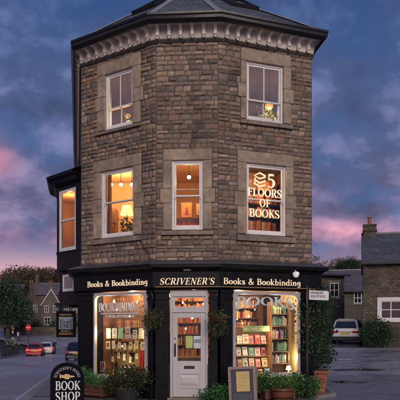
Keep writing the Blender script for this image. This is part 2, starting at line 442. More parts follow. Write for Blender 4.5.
G['#'] = (1.0, [('s', [(.95, .90, _w), (.50, 1.10, _w), (.07, .88, _w), (.48, .68, _w), (.95, .84, _w)]), ('s', [(.16, .74, _w), (.07, .60, _w), (.48, .40, _w), (.95, .56, _w)]), ('s', [(.16, .46, _w), (.07, .32, _w), (.48, .12, _w), (.95, .28, _w)])])

def text_width(s, h, sp=.06): return sum((G[c][0]+sp)*h for c in s) - sp*h
def text(mb, s, x, z, h, y=0.0, sp=.06, slant=0.0, th=.006, mi=0, weight=1.0, warp=None, sx=1.0):
    """lettering in the local x-z plane of mb, front at y (towards -y)"""
    k = 0
    for ch in s:
        w, strokes = G[ch]
        for typ, P in strokes:
            pts = [(p[0], p[1]) for p in P]
            L = []; Rr = []
            closed = typ == 'b' and abs(pts[0][0]-pts[-1][0]) < 1e-6 and abs(pts[0][1]-pts[-1][1]) < 1e-6
            for i, p in enumerate(pts):
                a = pts[i-1] if i else (pts[-2] if closed else p)
                b = pts[i+1] if i < len(pts)-1 else (pts[1] if closed else p)
                tx, ty = b[0]-a[0], b[1]-a[1]; l = math.hypot(tx, ty) or 1; tx /= l; ty /= l
                wd = P[i][2] if typ == 's' else TN + (TK-TN)*abs(ty)**1.3
                wd *= weight
                L.append((p[0]-ty*wd/2, p[1]+tx*wd/2)); Rr.append((p[0]+ty*wd/2, p[1]-tx*wd/2))
            def put(q):
                X = x + (q[0] + slant*q[1])*h*sx; Z = z + q[1]*h
                return warp(X, Z) if warp else (X, Z)
            L = [put(q) for q in L]; Rr = [put(q) for q in Rr]
            n = len(L); y0 = y - th - .0004*(k % 7); k += 1
            vs = [(a[0], y0, a[1]) for a in L] + [(a[0], y0, a[1]) for a in Rr] + [(a[0], y, a[1]) for a in L] + [(a[0], y, a[1]) for a in Rr]
            fs = []
            for i in range(n-1):
                fs.append([i, n+i, n+i+1, i+1])
                fs.append([i, i+1, 2*n+i+1, 2*n+i]); fs.append([n+i+1, n+i, 3*n+i, 3*n+i+1])
            if not closed:
                fs.append([0, 2*n, 3*n, n]); fs.append([n-1, 2*n-1, 4*n-1, 3*n-1])
            mb.add(vs, fs, mi)
        x += (w+sp)*h*sx
    return x

# ------------------------------------------------------------------ foliage
def leaves(mb, blobs, n, size, cols, rr=None, per=7, spread=2.6, shell=.55, droop=0.0, jitter=.45):
    """clumps of small folded leaf faces spread through blobs [(centre, (rx,ry,rz))]"""
    rr = rr or rng
    wts = [b[1][0]*b[1][1]+b[1][2]*b[1][0] for b in blobs]
    for c in range(max(1, n//per)):
        (cx, cy, cz), (rx, ry, rz) = rr.choices(blobs, wts)[0]
        while True:
            d = Vector((rr.gauss(0, 1), rr.gauss(0, 1), rr.gauss(0, 1)))
            if d.length > .01: break
        d.normalize(); q = shell + (1-shell)*rr.random()**.7
        if rr.random() < .1: q *= 1.12
        p = Vector((cx+d.x*rx*q, cy+d.y*ry*q, cz+d.z*rz*q))
        base = rr.choice(cols); br = rr.uniform(1-jitter, 1+jitter)
        for _ in range(per):
            o = p + Vector((rr.gauss(0, 1), rr.gauss(0, 1), rr.gauss(0, .8)-droop*rr.random()))*size*spread*.5
            a = Vector((rr.gauss(0, 1), rr.gauss(0, 1), rr.gauss(0, .7)-droop)); a += d*.6
            a.normalize()
            b = a.cross(Vector((rr.gauss(0, 1), rr.gauss(0, 1), rr.gauss(0, 1))))
            if b.length < .05: continue
            b.normalize()
            s = size*rr.uniform(.4, 1.55)
            k = br*rr.uniform(.75, 1.25)
            col = (base[0]*k, base[1]*k, base[2]*k)
            mid = o + a*s*.5 + a.cross(b)*s*.1
            mb.add([o, mid+b*s*.32, o+a*s, mid-b*s*.32], [(0, 1, 2), (0, 2, 3)], 0, col)

def make_tree(name, label, base, h, crown, n, size, cols, trunk_r=.2, group=None, seed=1, rz=0, cat='tree', per=7, shell=.45):
    r2 = random.Random(seed)
    t = empty(name, base, rz); tag(t, label, cat, group)
    mb = MB()
    top = h*.55
    mb.tube([(0, 0, -.3), (.02*h*.1, 0, h*.12), (.03, .04, h*.3), (.0, .0, top)], [trunk_r*1.35, trunk_r, trunk_r*.8, trunk_r*.45], 9)
    for (c, r) in crown:
        a = Vector((0, 0, h*.18 + r2.random()*h*.2)); b = Vector(c)
        m = a.lerp(b, .5)+Vector((r2.uniform(-.1, .1)*h*.3, r2.uniform(-.1, .1)*h*.3, .04*h))
        mb.tube([a, m, b], [trunk_r*.5, trunk_r*.3, trunk_r*.1], 6)
    mb.build('trunk', BARK, None).parent = t
    lb = MB(); leaves(lb, crown, n, size, cols, r2, per=per, shell=shell)
    lb.build('crown', LEAF, None).parent = t
    return t

# ------------------------------------------------------------------ the lie of the land
def fl(Y):       # the street falls away to the left, then climbs beyond the junction
    pts = [(-40, 0), (14, 0), (60, -1.38), (76, -1.72), (84, -1.7), (96, -1.0), (112, .2), (130, 1.2), (150, 1.6), (200, 2.5), (300, 6), (2000, 8)]
    for (a, za), (b, zb) in zip(pts, pts[1:]):
        if Y <= b:
            return za + (zb-za)*max(0, (Y-a)/(b-a))
    return 8
def fr(Y):       # the lane on the right climbs gently
    pts = [(-40, 0), (16, 0), (40, .70), (60, 1.2), (120, 1.6), (300, 6), (2000, 8)]
    for (a, za), (b, zb) in zip(pts, pts[1:]):
        if Y <= b:
            return za + (zb-za)*max(0, (Y-a)/(b-a))
    return 8
def ground(X, Y):
    xl = -3.2-.2*(max(Y, 15)-15.8); xr = 2.6+.12*(max(Y, 15)-15)
    t = min(1, max(0, (X-xl)/max(.1, xr-xl)))
    return fl(Y)*(1-t)+fr(Y)*t

def strip(mb, rows, dz=0.0, ns=8, mi=0):
    """rows: (Y, Xl, Xr[, dz]) sheet draped on the land"""
    vs = []; fs = []
    for r in rows:
        for k in range(ns+1):
            X = r[1]+(r[2]-r[1])*k/ns
            vs.append((X, r[0], ground(X, r[0]) + dz + (r[3] if len(r) > 3 else 0)))
    for i in range(len(rows)-1):
        for k in range(ns):
            a = i*(ns+1)+k
            fs.append((a, a+1, a+ns+2, a+ns+1))
    mb.add(vs, fs, mi)

ASPHALT = roadmat('wet_asphalt', (.265, .255, .30), .66, .38, .5)
LANE = roadmat('wet_lane_tarmac', (.25, .235, .28), .60, .36, .8)
PAVING = brickmat('wet_paving_flags', (.10, .096, .105), (.14, .13, .135), (.03, .03, .032), .75, .5, .012, .38, .25, .25, big=.35, spec=.5)
KERBM = mat('kerb_stone', (.22, .21, .21), .55, var=.25, scale=6, bump=.3)
EARTH = mat('rough_grass_bank', (.035, .045, .022), .95, var=.4, scale=2, bump=.5, bscale=6, big=.4, bigscale=.05)
PAINTLINE = mat('road_paint', (.5, .5, .52), .5, var=.3, scale=9)

def lerp_rows(rows, step):
    out = []
    for a, b in zip(rows, rows[1:]):
        n = max(1, int((b[0]-a[0])/step))
        for k in range(n):
            t = k/n
            out.append(tuple(p+(q-p)*t for p, q in zip(a, b)))
    out.append(rows[-1]); return out

gm = MB()
ys = [-40, -20, -5, 5, 10, 14, 16, 20, 25, 30, 36, 40, 45, 50, 55, 60, 66, 72, 76, 80, 84, 90, 96, 104, 112, 120, 130, 140, 150, 170, 200, 250, 300, 500, 1000, 2500]
strip(gm, [(y, -900 if y < 400 else -2500, 900 if y < 400 else 2500) for y in ys], -.35, 240)
tag(gm.build('ground', EARTH), kind='structure')

def kerb_near(Y): return -5.96-.175*(Y-24.4)
def kerb_far(Y): return -12.4-.185*(Y-24.4)
def centre(Y): return -8.35-.183*(Y-24.4)
rm = MB()
rows = [(-30, 2.5, 12), (0, -7.9, -1.7), (14, kerb_far(14), kerb_near(14)), (80, kerb_far(80), kerb_near(80)), (92, -26.5, -15), (104, -36, -13), (118, -52, -8), (128, -70, -2)]
strip(rm, lerp_rows(rows, 2.0), -.11, 16)
tag(rm.build('road', ASPHALT, smooth=True), kind='structure')
# near pavement, raised on its kerb, up to the walls and round the front of the shop
pm = MB()
def wall_side(Y): return -3.2-.2*(Y-15.8)
rows = [(9.0, kerb_near(9.0)+.13, 2.55), (14.9, kerb_near(14.9)+.13, 2.75), (15.0, kerb_near(15.0)+.13, wall_side(15.0)+2.5), (80, kerb_near(80)+.13, wall_side(80)+1.0)]
strip(pm, lerp_rows(rows[:2], 1.0), 0, 10)
strip(pm, lerp_rows(rows[2:], 1.0), 0.0, 6)
strip(pm, lerp_rows([(14.9, 2.0, 2.75), (15.6, 2.0, 3.40), (17.4, 2.6, 3.55), (18.2, 2.9, 3.35)], .3), 0.002, 4)
tag(pm.build('pavement', PAVING), kind='structure')
km = MB()
def kerbline(fn, y0, y1, side, top=0.0):
    y = y0
    while y < y1:
        L = .92 if y < 40 else 2.0
        for (a, b) in ((y, min(y1, y+L)),):
            xa, xb = fn(a), fn(b)
            za, zb = ground(xa, a), ground(xb, b)
            w = .14*side
            b2 = b-.012
            km.add([(xa, a, za-.3), (xa+w, a, za-.3), (xb+w, b2, zb-.3), (xb, b2, zb-.3),
                    (xa, a, za+top+.004), (xa+w, a, za+top+.004), (xb+w, b2, zb+top+.004), (xb, b2, zb+top+.004)],
                   [(0, 3, 2, 1), (4, 5, 6, 7), (0, 1, 5, 4), (1, 2, 6, 5), (2, 3, 7, 6), (3, 0, 4, 7)])
        y += L
kerbline(kerb_near, 2, 80, 1)
kerbline(kerb_far, 2, 80, -1)
kerbline(lambda y: 2.55+.034*(y-9), 9.0, 14.9, 1)
kerbline(lambda y: 2.75+.93*(y-14.9), 14.9, 15.6, 1)
kerbline(lambda y: 3.40+.083*(y-15.6), 15.6, 17.4, 1)
tag(km.build('kerb', KERBM), kind='structure')
fp = MB()
strip(fp, lerp_rows([(2, kerb_far(2)-3.2, kerb_far(2)-.13), (80, kerb_far(80)-4, kerb_far(80)-.13), (100, -52, -36.5)], 2), 0, 5)
tag(fp.build('far_pavement', PAVING), kind='structure')
# centre dashes and the pale edge line of the near lane
lm = MB()
y = 6
while y < 74:
    strip(lm, lerp_rows([(y, centre(y)-.07, centre(y)+.07), (y+2.2, centre(y+2.2)-.07, centre(y+2.2)+.07)], .5), -.104, 1)
    y += 4.6
strip(lm, lerp_rows([(y2, kerb_near(y2)-.36, kerb_near(y2)-.27) for y2 in (2, 70)], 1.5), -.104, 1)
strip(lm, lerp_rows([(y2, kerb_far(y2)+.30, kerb_far(y2)+.38) for y2 in (2, 72)], 1.5), -.104, 1)
tag(lm.build('road_marking', PAINTLINE), kind='structure')
# the lane on the right
ln = MB()
strip(ln, lerp_rows([(-30, 2.2, 30), (9, 2.69, 30), (14.9, 2.89, 30), (15.6, 3.54, 30), (17.4, 3.69, 30), (18.2, 2.9, 30), (34, 4.5, 30), (60, 8, 30)], 1.0), -.09, 30)
tag(ln.build('lane', LANE, smooth=True), kind='structure')
WATER = mat('still_rain_water', (.012, .012, .016), .03, var=.05, scale=2, rvar=.02, spec=.9)
def puddle(cx, cy, rx, ry, seed):
    r2 = random.Random(seed); mb = MB(); n = 40; vs = []
    ph = [r2.uniform(0, 6.28) for _ in range(4)]
    for k in range(n):
        w = 2*PI*k/n
        q = 1+.22*math.sin(2*w+ph[0])+.16*math.sin(3*w+ph[1])+.1*math.sin(5*w+ph[2])+.06*math.sin(9*w+ph[3])
        X = cx+rx*q*math.cos(w); Y = cy+ry*q*math.sin(w)
        vs.append((X, Y))
    zc = max(ground(x, y2) for x, y2 in vs)-.09+.012
    vs = [(x, y2, ground(x, y2)-.09+.010) for x, y2 in vs] + [(cx, cy, ground(cx, cy)-.09+.012)]
    mb.add(vs, [(k, (k+1) % n, n) for k in range(n)])
    tag(mb.build('puddle', WATER), kind='structure')
puddle(5.85, 22.3, .75, .40, 3)
puddle(7.75, 22.5, .55, .33, 5)
puddle(5.6, 26.5, .9, .5, 8)
puddle(4.6, 18.6, .5, .25, 9)
# ------------------------------------------------------------------ the bookshop
P0, P1, P2, P3 = Vector((-3.13, 15.8)), Vector((-1.056, 14.4)), Vector((.429, 14.3)), Vector((2.83, 15.18))
BL = P0 + Vector((-.2, .98))*11.5
BR = P3 + Vector((-.15, .989))*11.5
def frame(A, B, off=0.0):
    d = (B-A).normalized(); inn = Vector((-d.y, d.x))
    o = A - inn*off
    return Matrix(((d.x, inn.x, 0, o.x), (d.y, inn.y, 0, o.y), (0, 0, 1, 0), (0, 0, 0, 1)))
FL, FC, FR = frame(P0, P1), frame(P1, P2), frame(P2, P3)
FSL, FSR = frame(BL, P0), frame(P3, BR)
LL, LC, LR = (P1-P0).length, (P2-P1).length, (P3-P2).length
LSL, LSR = (BL-P0).length, (BR-P3).length
EDGE_W = {}      # narrower eaves along the two side walls
def offset_poly(pts, d, closed=True, wts=None):
    n = len(pts); out = []
    if wts:
        for i in range(n):
            p = pts[i]; e1 = (p-pts[i-1]).normalized(); e2 = (pts[(i+1) % n]-p).normalized()
            n1 = Vector((e1.y, -e1.x)); n2 = Vector((e2.y, -e2.x)); d1 = d*wts[i-1]; d2 = d*wts[i]
            det = n1.x*n2.y-n1.y*n2.x
            q = Vector(((d1*n2.y-d2*n1.y)/det, (n1.x*d2-n2.x*d1)/det)) if abs(det) > 1e-4 else n1*d1
            out.append(p+q)
        return out
    for i in range(n):
        p = pts[i]
        e1 = (p-pts[i-1]).normalized() if (closed or i > 0) else None
        e2 = (pts[(i+1) % n]-p).normalized() if (closed or i < n-1) else None
        if e1 is None: e1 = e2
        if e2 is None: e2 = e1
        n1 = Vector((e1.y, -e1.x)); n2 = Vector((e2.y, -e2.x))
        b = (n1+n2).normalized(); c = max(.3, b.dot(n1))
        out.append(p + b*(d/c))
    return out
def sweep(mb, pts, prof, closed=True, mi=0, wts=None):
    """profile of (outward offset, z) carried round a footprint with mitred corners"""
    rings = [offset_poly(pts, d, closed, wts) for d, z in prof]
    n = len(pts); m = len(prof); vs = []
    for r, (d, z) in zip(rings, prof): vs += [(p.x, p.y, z) for p in r]
    fs = []
    for j in range(m):
        k = (j+1) % m
        for i in range(n if closed else n-1):
            q = (i+1) % n
            fs.append((j*n+i, j*n+q, k*n+q, k*n+i))
    if not closed:
        fs.append([j*n for j in range(m)]); fs.append([j*n+n-1 for j in range(m)][::-1])
    mb.add(vs, fs, mi)
FOOT = [P0, P1, P2, P3, BR, BL]
EW = [1, 1, 1, .5, 1, .5]

shop = empty('bookshop', (-.3, 15.2, 0))
tag(shop, 'three storey stone corner bookshop with black shopfront, white bracketed cornice and slate roof', 'shop')

# --- windows of the upper floors: opening u0,u1,z0,z1 and stone surround s0,s1,t0,t1
WINS = [
    (FL, .86, 1.78, 6.73, 8.13, .61, 2.03, 6.62, 8.44, 'upper', 7.26),
    (FR, .74, 1.74, 6.76, 8.17, .59, 1.95, 6.63, 8.46, 'upper', 7.26),
    (FL, .71, 1.81, 3.98, 5.68, .46, 2.05, 3.83, 5.97, 'first', 4.88),
    (FC, .385, 1.13, 4.04, 5.70, .175, 1.345, 3.91, 5.97, 'first', 4.86),
    (FR, .74, 1.82, 3.97, 5.70, .50, 2.02, 3.80, 5.98, 'first', 4.84),
]
STC = [(.195, .135, .095), (.165, .120, .090), (.135, .105, .084), (.235, .168, .118), (.215, .163, .125), (.18, .125, .094), (.115, .092, .078), (.20, .132, .088), (.27, .20, .145), (.155, .12, .10), (.24, .175, .14)]
def stone_face(mb, F, u0, u1, z0, z1, holes, seed):
    r2 = random.Random(seed); mb.M = F
    cuts = sorted({z0, z1} | {h[2] for h in holes} | {h[3] for h in holes})
    for za, zb in zip(cuts, cuts[1:]):
        if zb-za < .02: continue
        k = max(1, round((zb-za)/.114)); ws = [r2.uniform(.68, 1.32) for _ in range(k)]; sm = sum(ws)
        z = za
        for w in ws:
            h = (zb-za)*w/sm
            segs = [(u0, u1)]
            for (a, b, c, d) in holes:
                if c < z+h-.005 and d > z+.005:
                    ns = []
                    for s, e in segs:
                        if b <= s or a >= e: ns.append((s, e)); continue
                        if a > s: ns.append((s, a))
                        if b < e: ns.append((b, e))
                    segs = ns
            for s, e in segs:
                if e-s < .03: continue
                x = s
                while x < e-.001:
                    L = r2.uniform(.11, .31) if h > .10 else r2.uniform(.14, .40)
                    if e-(x+L) < .09: L = e-x
                    rock(mb, x, x+L, z, z+h, r2); x += L
            z += h
    mb.M = Matrix()
def rock(mb, x0, x1, z0, z1, r2):
    g = .005
    nx = max(4, int((x1-x0)/.04)); nz = 5
    c = r2.choice(STC); k = r2.uniform(.80, 1.2); t = r2.uniform(-.012, .012)
    col = (c[0]*k+t, c[1]*k+t*.4, c[2]*k-t*.3)
    so = r2.uniform(0, 99); dep = r2.uniform(.012, .036); tx, tz = r2.uniform(-.4, .4), r2.uniform(-.4, .4)
    vs = []
    for j in range(nz+1):
        for i in range(nx+1):
            a, b = i/nx, j/nz
            ed = min(a*(x1-x0), (1-a)*(x1-x0), b*(z1-z0), (1-b)*(z1-z0))
            prof = min(1, ed/.016)
            X = x0+g+(x1-x0-2*g)*a; Z = z0+g+(z1-z0-2*g)*b
            nzv = noise.noise(Vector((X*9+so, so*.7, Z*11)))
            nz2 = noise.noise(Vector((X*26+so, so*1.3, Z*26)))
            if 0 < i < nx and 0 < j < nz:
                X += nz2*.006; Z += nzv*.006
            d = .002 - prof**.6*dep*(1+.55*nzv+.3*nz2+tx*(a-.5)+tz*(b-.5)) - .004*nzv*(1-prof)
            vs.append((X, d, Z))
    fs = []
    for j in range(nz):
        for i in range(nx):
            q = j*(nx+1)+i
            fs.append((q, q+1, q+nx+2, q+nx+1))
    b = len(vs)
    mb.add(vs, fs, 0, col)

wall = MB(); back = MB()
for F, L, seed, (e0, e1) in ((FL, LL, 1, (0.0, 0.0)), (FC, LC, 2, (0, 0)), (FR, LR, 3, (0, 0))):
    hs = []; ops = []
    for (F2, u0, u1, z0, z1, s0, s1, t0, t1, kind, zm) in WINS:
        if F2 is F:
            hs.append((s0, s1, t0, t1)); ops.append((u0-.02, u1+.02, z0-.02, z1+.02))
            ez = (z0+z1)/2-.02
            hs.append((s0-.08, s1+.08, ez-.17, ez+.17))
    stone_face(wall, F, e0, L-e1, 3.24, 8.52, hs, seed)
    # core of the wall behind the facing stones, open at the windows
    back.M = F
    us = sorted({0, L} | {o[0] for o in ops} | {o[1] for o in ops}); zs = sorted({3.02, 8.6} | {o[2] for o in ops} | {o[3] for o in ops})
    for a, b in zip(us, us[1:]):
        for c, d in zip(zs, zs[1:]):
            if any(o[0]-1e-4 <= a and b <= o[1]+1e-4 and o[2]-1e-4 <= c and d <= o[3]+1e-4 for o in ops): continue
            back.box(a, b, 0.0, .22, c, d)
    back.M = Matrix()
wall.build('stone_wall', STONE, shop, smooth=35)
# plain side and rear walls
SIDESTONE = brickmat('coursed_stone', (.17, .12, .085), (.11, .085, .065), (.07, .06, .05), .3, .13, .012, .9, .9, .35)
back.build('wall_core', MORTAR, shop)
sw = MB()
for F, L in ((FSL, LSL), (FSR, LSR)):
    sw.M = F; sw.box(0, L, .0, .25, 0, 8.6)
sw.M = frame(BR, BL); sw.box(.0, (BL-BR).length, 0, .25, 0, 8.6)
sw.build('side_wall', SIDESTONE, shop)

# --- cornice, brackets, gutter
cn = MB()
sweep(cn, FOOT, [(-.02, 8.60), (.05, 8.60), (.065, 8.64), (.075, 8.80), (.11, 8.87), (.37, 8.885), (.37, 8.94), (-.02, 8.94)], wts=EW)
cn.build('cornice', CORNICE, shop)
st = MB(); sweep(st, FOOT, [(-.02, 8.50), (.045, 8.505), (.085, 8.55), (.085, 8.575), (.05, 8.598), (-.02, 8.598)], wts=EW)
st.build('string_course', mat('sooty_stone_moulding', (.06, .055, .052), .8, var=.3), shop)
gt = MB(); sweep(gt, FOOT, [(.372, 8.80), (.40, 8.80), (.44, 8.82), (.49, 8.86), (.50, 8.92), (.525, 8.95), (.525, 9.0), (.50, 9.005), (.372, 9.005)], wts=EW)
gt.build('gutter', GUTTER, shop, smooth=30)
bk = MB()
pr = [(0.0, -.27), (-.05, -.275), (-.085, -.24), (-.095, -.19), (-.085, -.15), (-.12, -.11), (-.20, -.085), (-.27, -.07), (-.31, -.04), (-.31, -.001), (0, -.001)]
bk.prismx(pr, -.040, .040)
bk.prismx([(-.03, -.285), (-.1, -.255), (-.115, -.19), (-.10, -.14), (-.14, -.098), (-.28, -.06), (-.325, -.03), (-.325, -.004), (-.03, -.004)], -.026, .026)
bk.ball((0, -.06, -.30), .03, 10)
first = None
for F, L, n in ((FL, LL, 9), (FC, LC, 6), (FR, LR, 9), (FSL, LSL, 34), (FSR, LSR, 12)):
    for k in range(n):
        sp = .275
        u = (L - sp*(n-1))/2 + sp*k if F in (FL, FC, FR) else (L-.2-sp*k if F is FSL else .2+sp*k)
        mx = F @ Matrix.Translation((u, -.072 if F not in (FSL, FSR) else -.04, 8.884))
        if F in (FSL, FSR): mx = mx @ Matrix.Diagonal((1, .42, 1, 1))
        if first is None:
            first = bk.build('cornice_bracket', CORNICE, None, smooth=30); b_ = first
        else:
            b_ = first.copy(); COL.objects.link(b_)
        b_.matrix_basis = mx
        set_parent(b_, shop)

# --- roof
E = [Vector((p.x, p.y, 8.985)) for p in offset_poly(FOOT, .43, True, EW)]
AP = Vector((-.3, 18.0, 11.9)); RB = Vector((-.7, 23.5, 11.9))
rf = MB()
for f in ((E[0], E[1], AP), (E[1], E[2], AP), (E[2], E[3], AP), (E[3], E[4], RB, AP), (E[4], E[5], RB), (E[5], E[0], AP, RB)):
    rf.add([tuple(v) for v in f], [tuple(range(len(f)))])
rf.add([tuple(v-Vector((0, 0, .03))) for v in E], [(5, 4, 3, 2, 1, 0)])
roof = rf.build('roof', SLATE, shop)
hp = MB()
for a in E[:4]:
    d = (AP-a).normalized(); p = a+d*.02
    side = d.cross(Vector((0, 0, 1))).normalized(); up = side.cross(d)
    w = .10
    vs = []
    for q in (p, AP):
        vs += [q+side*w-up*(-.003), q+up*.045, q-side*w-up*(-.003)]
    hp.add([tuple(v) for v in vs], [(0, 1, 4, 3), (1, 2, 5, 4), (0, 2, 1), (3, 4, 5)])
hp.build('hip_flashing', LEAD, roof)
def skylight(a, b, c3, wa, wb, wc, w, h):
    n = (b-a).cross(c3-a).normalized()
    if n.z < 0: n = -n
    t = (b-a).normalized(); up = n.cross(t)
    if up.z < 0: up = -up
    c = a*wa+b*wb+c3*wc
    M_ = Matrix(((t.x, up.x, n.x, c.x), (t.y, up.y, n.y, c.y), (t.z, up.z, n.z, c.z), (0, 0, 0, 1)))
    m = MB(M_)
    for x0, x1, y0, y1 in ((-w/2, w/2, -h/2, -h/2+.07), (-w/2, w/2, h/2-.07, h/2), (-w/2, -w/2+.07, -h/2+.07, h/2-.07), (w/2-.07, w/2, -h/2+.07, h/2-.07)):
        m.box(x0, x1, y0, y1, -.05, .10)
    s = m.build('skylight', BLACKIRON, roof)
    return s
skylight(E[2], E[3], AP, .14, .36, .50, .8, 1.1)
skylight(E[0], E[1], AP, .24, .26, .50, .8, 1.1)

# --- upper windows
PLINTH_R = []
def sash_window(F, u0, u1, z0, z1, s0, s1, t0, t1, kind, zm):
    m = MB(F); r2 = random.Random(int(u0*1000+z0*77))
    m.box(s0, s1, -.035, .20, z1, t1, bev=.012)                      # lintel
    ez = (z0+z1)/2-.02
    for a, b, sg in ((s0, u0, -1), (u1, s1, 1)):
        m.box(a, b, -.034, .20, z0+.001, ez-.174, bev=.010)
        m.box(a-(.075 if sg < 0 else 0), b+(.075 if sg > 0 else 0), -.037, .20, ez-.168, ez+.168, bev=.012)
        m.box(a, b, -.034, .20, ez+.174, z1-.004, bev=.010)
    sur = m.build('window_surround', ASHLAR, shop)
    m = MB(F); m.prismx([(-.085, t0), (.24, t0), (.24, z0), (-.06, z0-.03), (-.085, z0-.045)], s0-.03, s1+.03)
    m.build('window_sill', SILL, sur)
    m = MB(F)
    fw = .05; y0, y1 = .03, .18
    m.box(u0-.01, u0+fw, y0, y1, z0-.005, z1+.005, bev=.006); m.box(u1-fw, u1+.01, y0, y1, z0-.005, z1+.005, bev=.006)
    m.box(u0+fw, u1-fw, y0+.001, y1, z1-.045, z1+.006, bev=.005); m.box(u0+fw, u1-fw, y0-.03, y1, z0-.006, z0+.045, bev=.006)
    win = m.build('sash_window', WHITE, shop)
    a, b = u0+fw+.003, u1-fw-.003
    for (za, zb, ya, top) in ((zm-.02, z1-.047, .050, True), (z0+.047, zm+.02, .090, False)):
        m = MB(F); yb = ya+.036; sw_ = .042
        lo = .04 if top else .075; hi = .045 if top else .04
        m.box(a, a+sw_, ya, yb, za, zb, bev=.005); m.box(b-sw_, b, ya, yb, za, zb, bev=.005)
        m.box(a+sw_, b-sw_, ya+.001, yb, za, za+lo, bev=.005); m.box(a+sw_, b-sw_, ya+.001, yb, zb-hi, zb, bev=.005)
        if kind == 'upper':
            c = (a+b)/2; m.box(c-.013, c+.013, ya+.004, yb-.002, za+lo, zb-hi)
        if top and kind == 'first':
            for hx in (a, b-.03): m.prism([(hx, za-.05), (hx+.03, za-.05), (hx+.03, za), (hx, za)], ya+.004, yb-.002)
        m.build('sash', WHITE, win)
        g = MB(F); g.add([(a+.03, ya+.02, za+.02), (b-.03, ya+.02, za+.02), (b-.03, ya+.02, zb-.02), (a+.03, ya+.02, zb-.02)], [(0, 1, 2, 3)])
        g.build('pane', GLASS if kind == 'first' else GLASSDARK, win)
    return win
WOBJ = [sash_window(*w) for w in WINS]

# lettering on the first floor window
m = MB(FR)
cu = 1.262; yy = .046
def ctext(mb, s, x, z, h, **k):
    sp = k.get('sp', .06); sxx = k.get('sx', 1)
    text(mb, s, x-text_width(s, h, sp)*sxx/2, z, h, **k)
text(m, '5', cu+.06, 5.15, .34, y=yy, weight=1.2)
text(m, '#', cu-.31, 5.115, .345, y=yy, weight=1.0)
ctext(m, 'FLOORS', cu, 4.915, .20, y=yy, sp=.05, weight=1.15)
ctext(m, 'OF', cu, 4.665, .19, y=yy, sp=.08, weight=1.15)
ctext(m, 'BOOKS', cu-.01, 4.405, .20, y=yy, sp=.06, weight=1.15)
# stack-of-books emblem: three folded chevron bands
for k in range(3):
    zb = 5.12+.105*k; x0, x1, xm = cu-.30, cu+.03, cu-.13
    m.prism([(x0, zb+.055), (xm, zb+.115), (x1, zb+.075), (x1, zb+.040), (xm, zb+.080), (x0+.055, zb+.052), (x0+.055, zb+.04), (xm, zb+.01), (x1, zb+.04-.02), (x1, zb-.008), (xm, zb-.03), (x0, zb+.022)], yy-.006-.0005*k, yy) if False else None
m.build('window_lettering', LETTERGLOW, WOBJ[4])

# --- interiors of the upper floors
inn = offset_poly(FOOT, -.24)
def poly_cut(poly, ymax):
    """keep what lies in front of y = ymax"""
    out = []
    for i, p in enumerate(poly):
        q = poly[(i+1) % len(poly)]
        if p.y <= ymax: out.append(p)
        if (p.y <= ymax) != (q.y <= ymax):
            t = (ymax-p.y)/(q.y-p.y); out.append(p.lerp(q, t))
    return out
iw = MB(); fw_ = MB()
for zf, zc, yb in ((.02, 3.0, 19.0), (3.28, 6.12, 18.4), (6.32, 8.48, 18.2)):
    room = poly_cut(inn, yb)
    fw_.slab([tuple(p) for p in room], zf-.2 if zf > 1 else -.15, zf)
    n = len(room)
    for i in range(n):
        p, q = room[i], room[(i+1) % n]
        mid = (p+q)/2
        if mid.y > 16.3 or abs((q-p).normalized().y) > .8:
            iw.add([(p.x, p.y, zf), (q.x, q.y, zf), (q.x, q.y, zc), (p.x, p.y, zc)], [(0, 1, 2, 3)])
    iw.add([(p.x, p.y, zc-.012) for p in room], [tuple(range(n))])
iw.build('interior_wall', INTWALL, shop)
fw_.build('interior_floor', WOOD, shop)
# dividing partitions so each upper window looks into its own room
pt = MB()
for (x0, y0, x1, y1, z0, z1) in ((-1.0, 14.75, -1.35, 18.3, 3.3, 6.1), (.42, 14.7, .75, 18.3, 3.3, 6.1), (-.2, 14.7, -.2, 18.1, 6.34, 8.46)):
    pt.add([(x0, y0, z0), (x1, y1, z0), (x1, y1, z1), (x0, y0, z1), (x0+.08, y0, z0), (x1+.08, y1, z0), (x1+.08, y1, z1), (x0+.08, y0, z1)], [(0, 1, 2, 3), (4, 7, 6, 5), (0, 3, 7, 4), (3, 2, 6, 7), (0, 4, 5, 1), (1, 5, 6, 2)])
pt.build('partition', INTWALL, shop)

def lamp(name, loc, watts, size=.08, col=(1, .50, .19)):
    l = bpy.data.lights.new(name, 'POINT'); l.energy = watts; l.color = col; l.shadow_soft_size = size
    o = bpy.data.objects.new(name, l); COL.objects.link(o); o.location = loc; return o

def pendant(loc, ztop, label, group, watts, r=.05, shade=None, bm=None):
    t = empty('pendant_lamp', loc); tag(t, label, 'lamp', group)
    m = MB(); m.tube([(0, 0, .05), (0, 0, ztop-loc[2])], .008, 6); m.lathe([(.025, .04), (.03, .08), (.012, .1)], 10); m.build('flex', BLACKIRON).parent = t
    m = MB(); m.ball((0, 0, 0), r, 14, sq=(1, 1, 1) if bm is None else (1, 1, .8)); m.build('bulb' if bm is None else 'lamp_shade', bm or BULB, smooth=True).parent = t
    lamp('bulb_light', (loc[0], loc[1], loc[2]-.12), watts)
    return t
def wp(F, u, y, z): return tuple(F @ Vector((u, y, z)))
for k, u in enumerate((.80, 1.22, 1.62)):
    pendant(((-2.52, -2.24, -1.93)[k], 17.0, 5.74), 6.1, ['leftmost of the three warm bulbs glowing in the first floor window over BOOKBINDING', 'middle of the three warm bulbs glowing in the first floor window over BOOKBINDING', 'rightmost of the three warm bulbs glowing in the first floor window over BOOKBINDING'][k], 'bulbs in the left first floor room', 46)
pendant((-.28, 15.3, 5.53), 6.1, 'single warm bulb in the narrow middle first floor window above the door', None, 70, .05)
pendant(wp(FR, 1.0, .48, 5.80), 6.1, 'warm bulb above the bookcases behind the 5 FLOORS OF BOOKS window', None, 75)
AMBER = emitmat('amber_globe_glow', (1, .46, .12), 1.25)
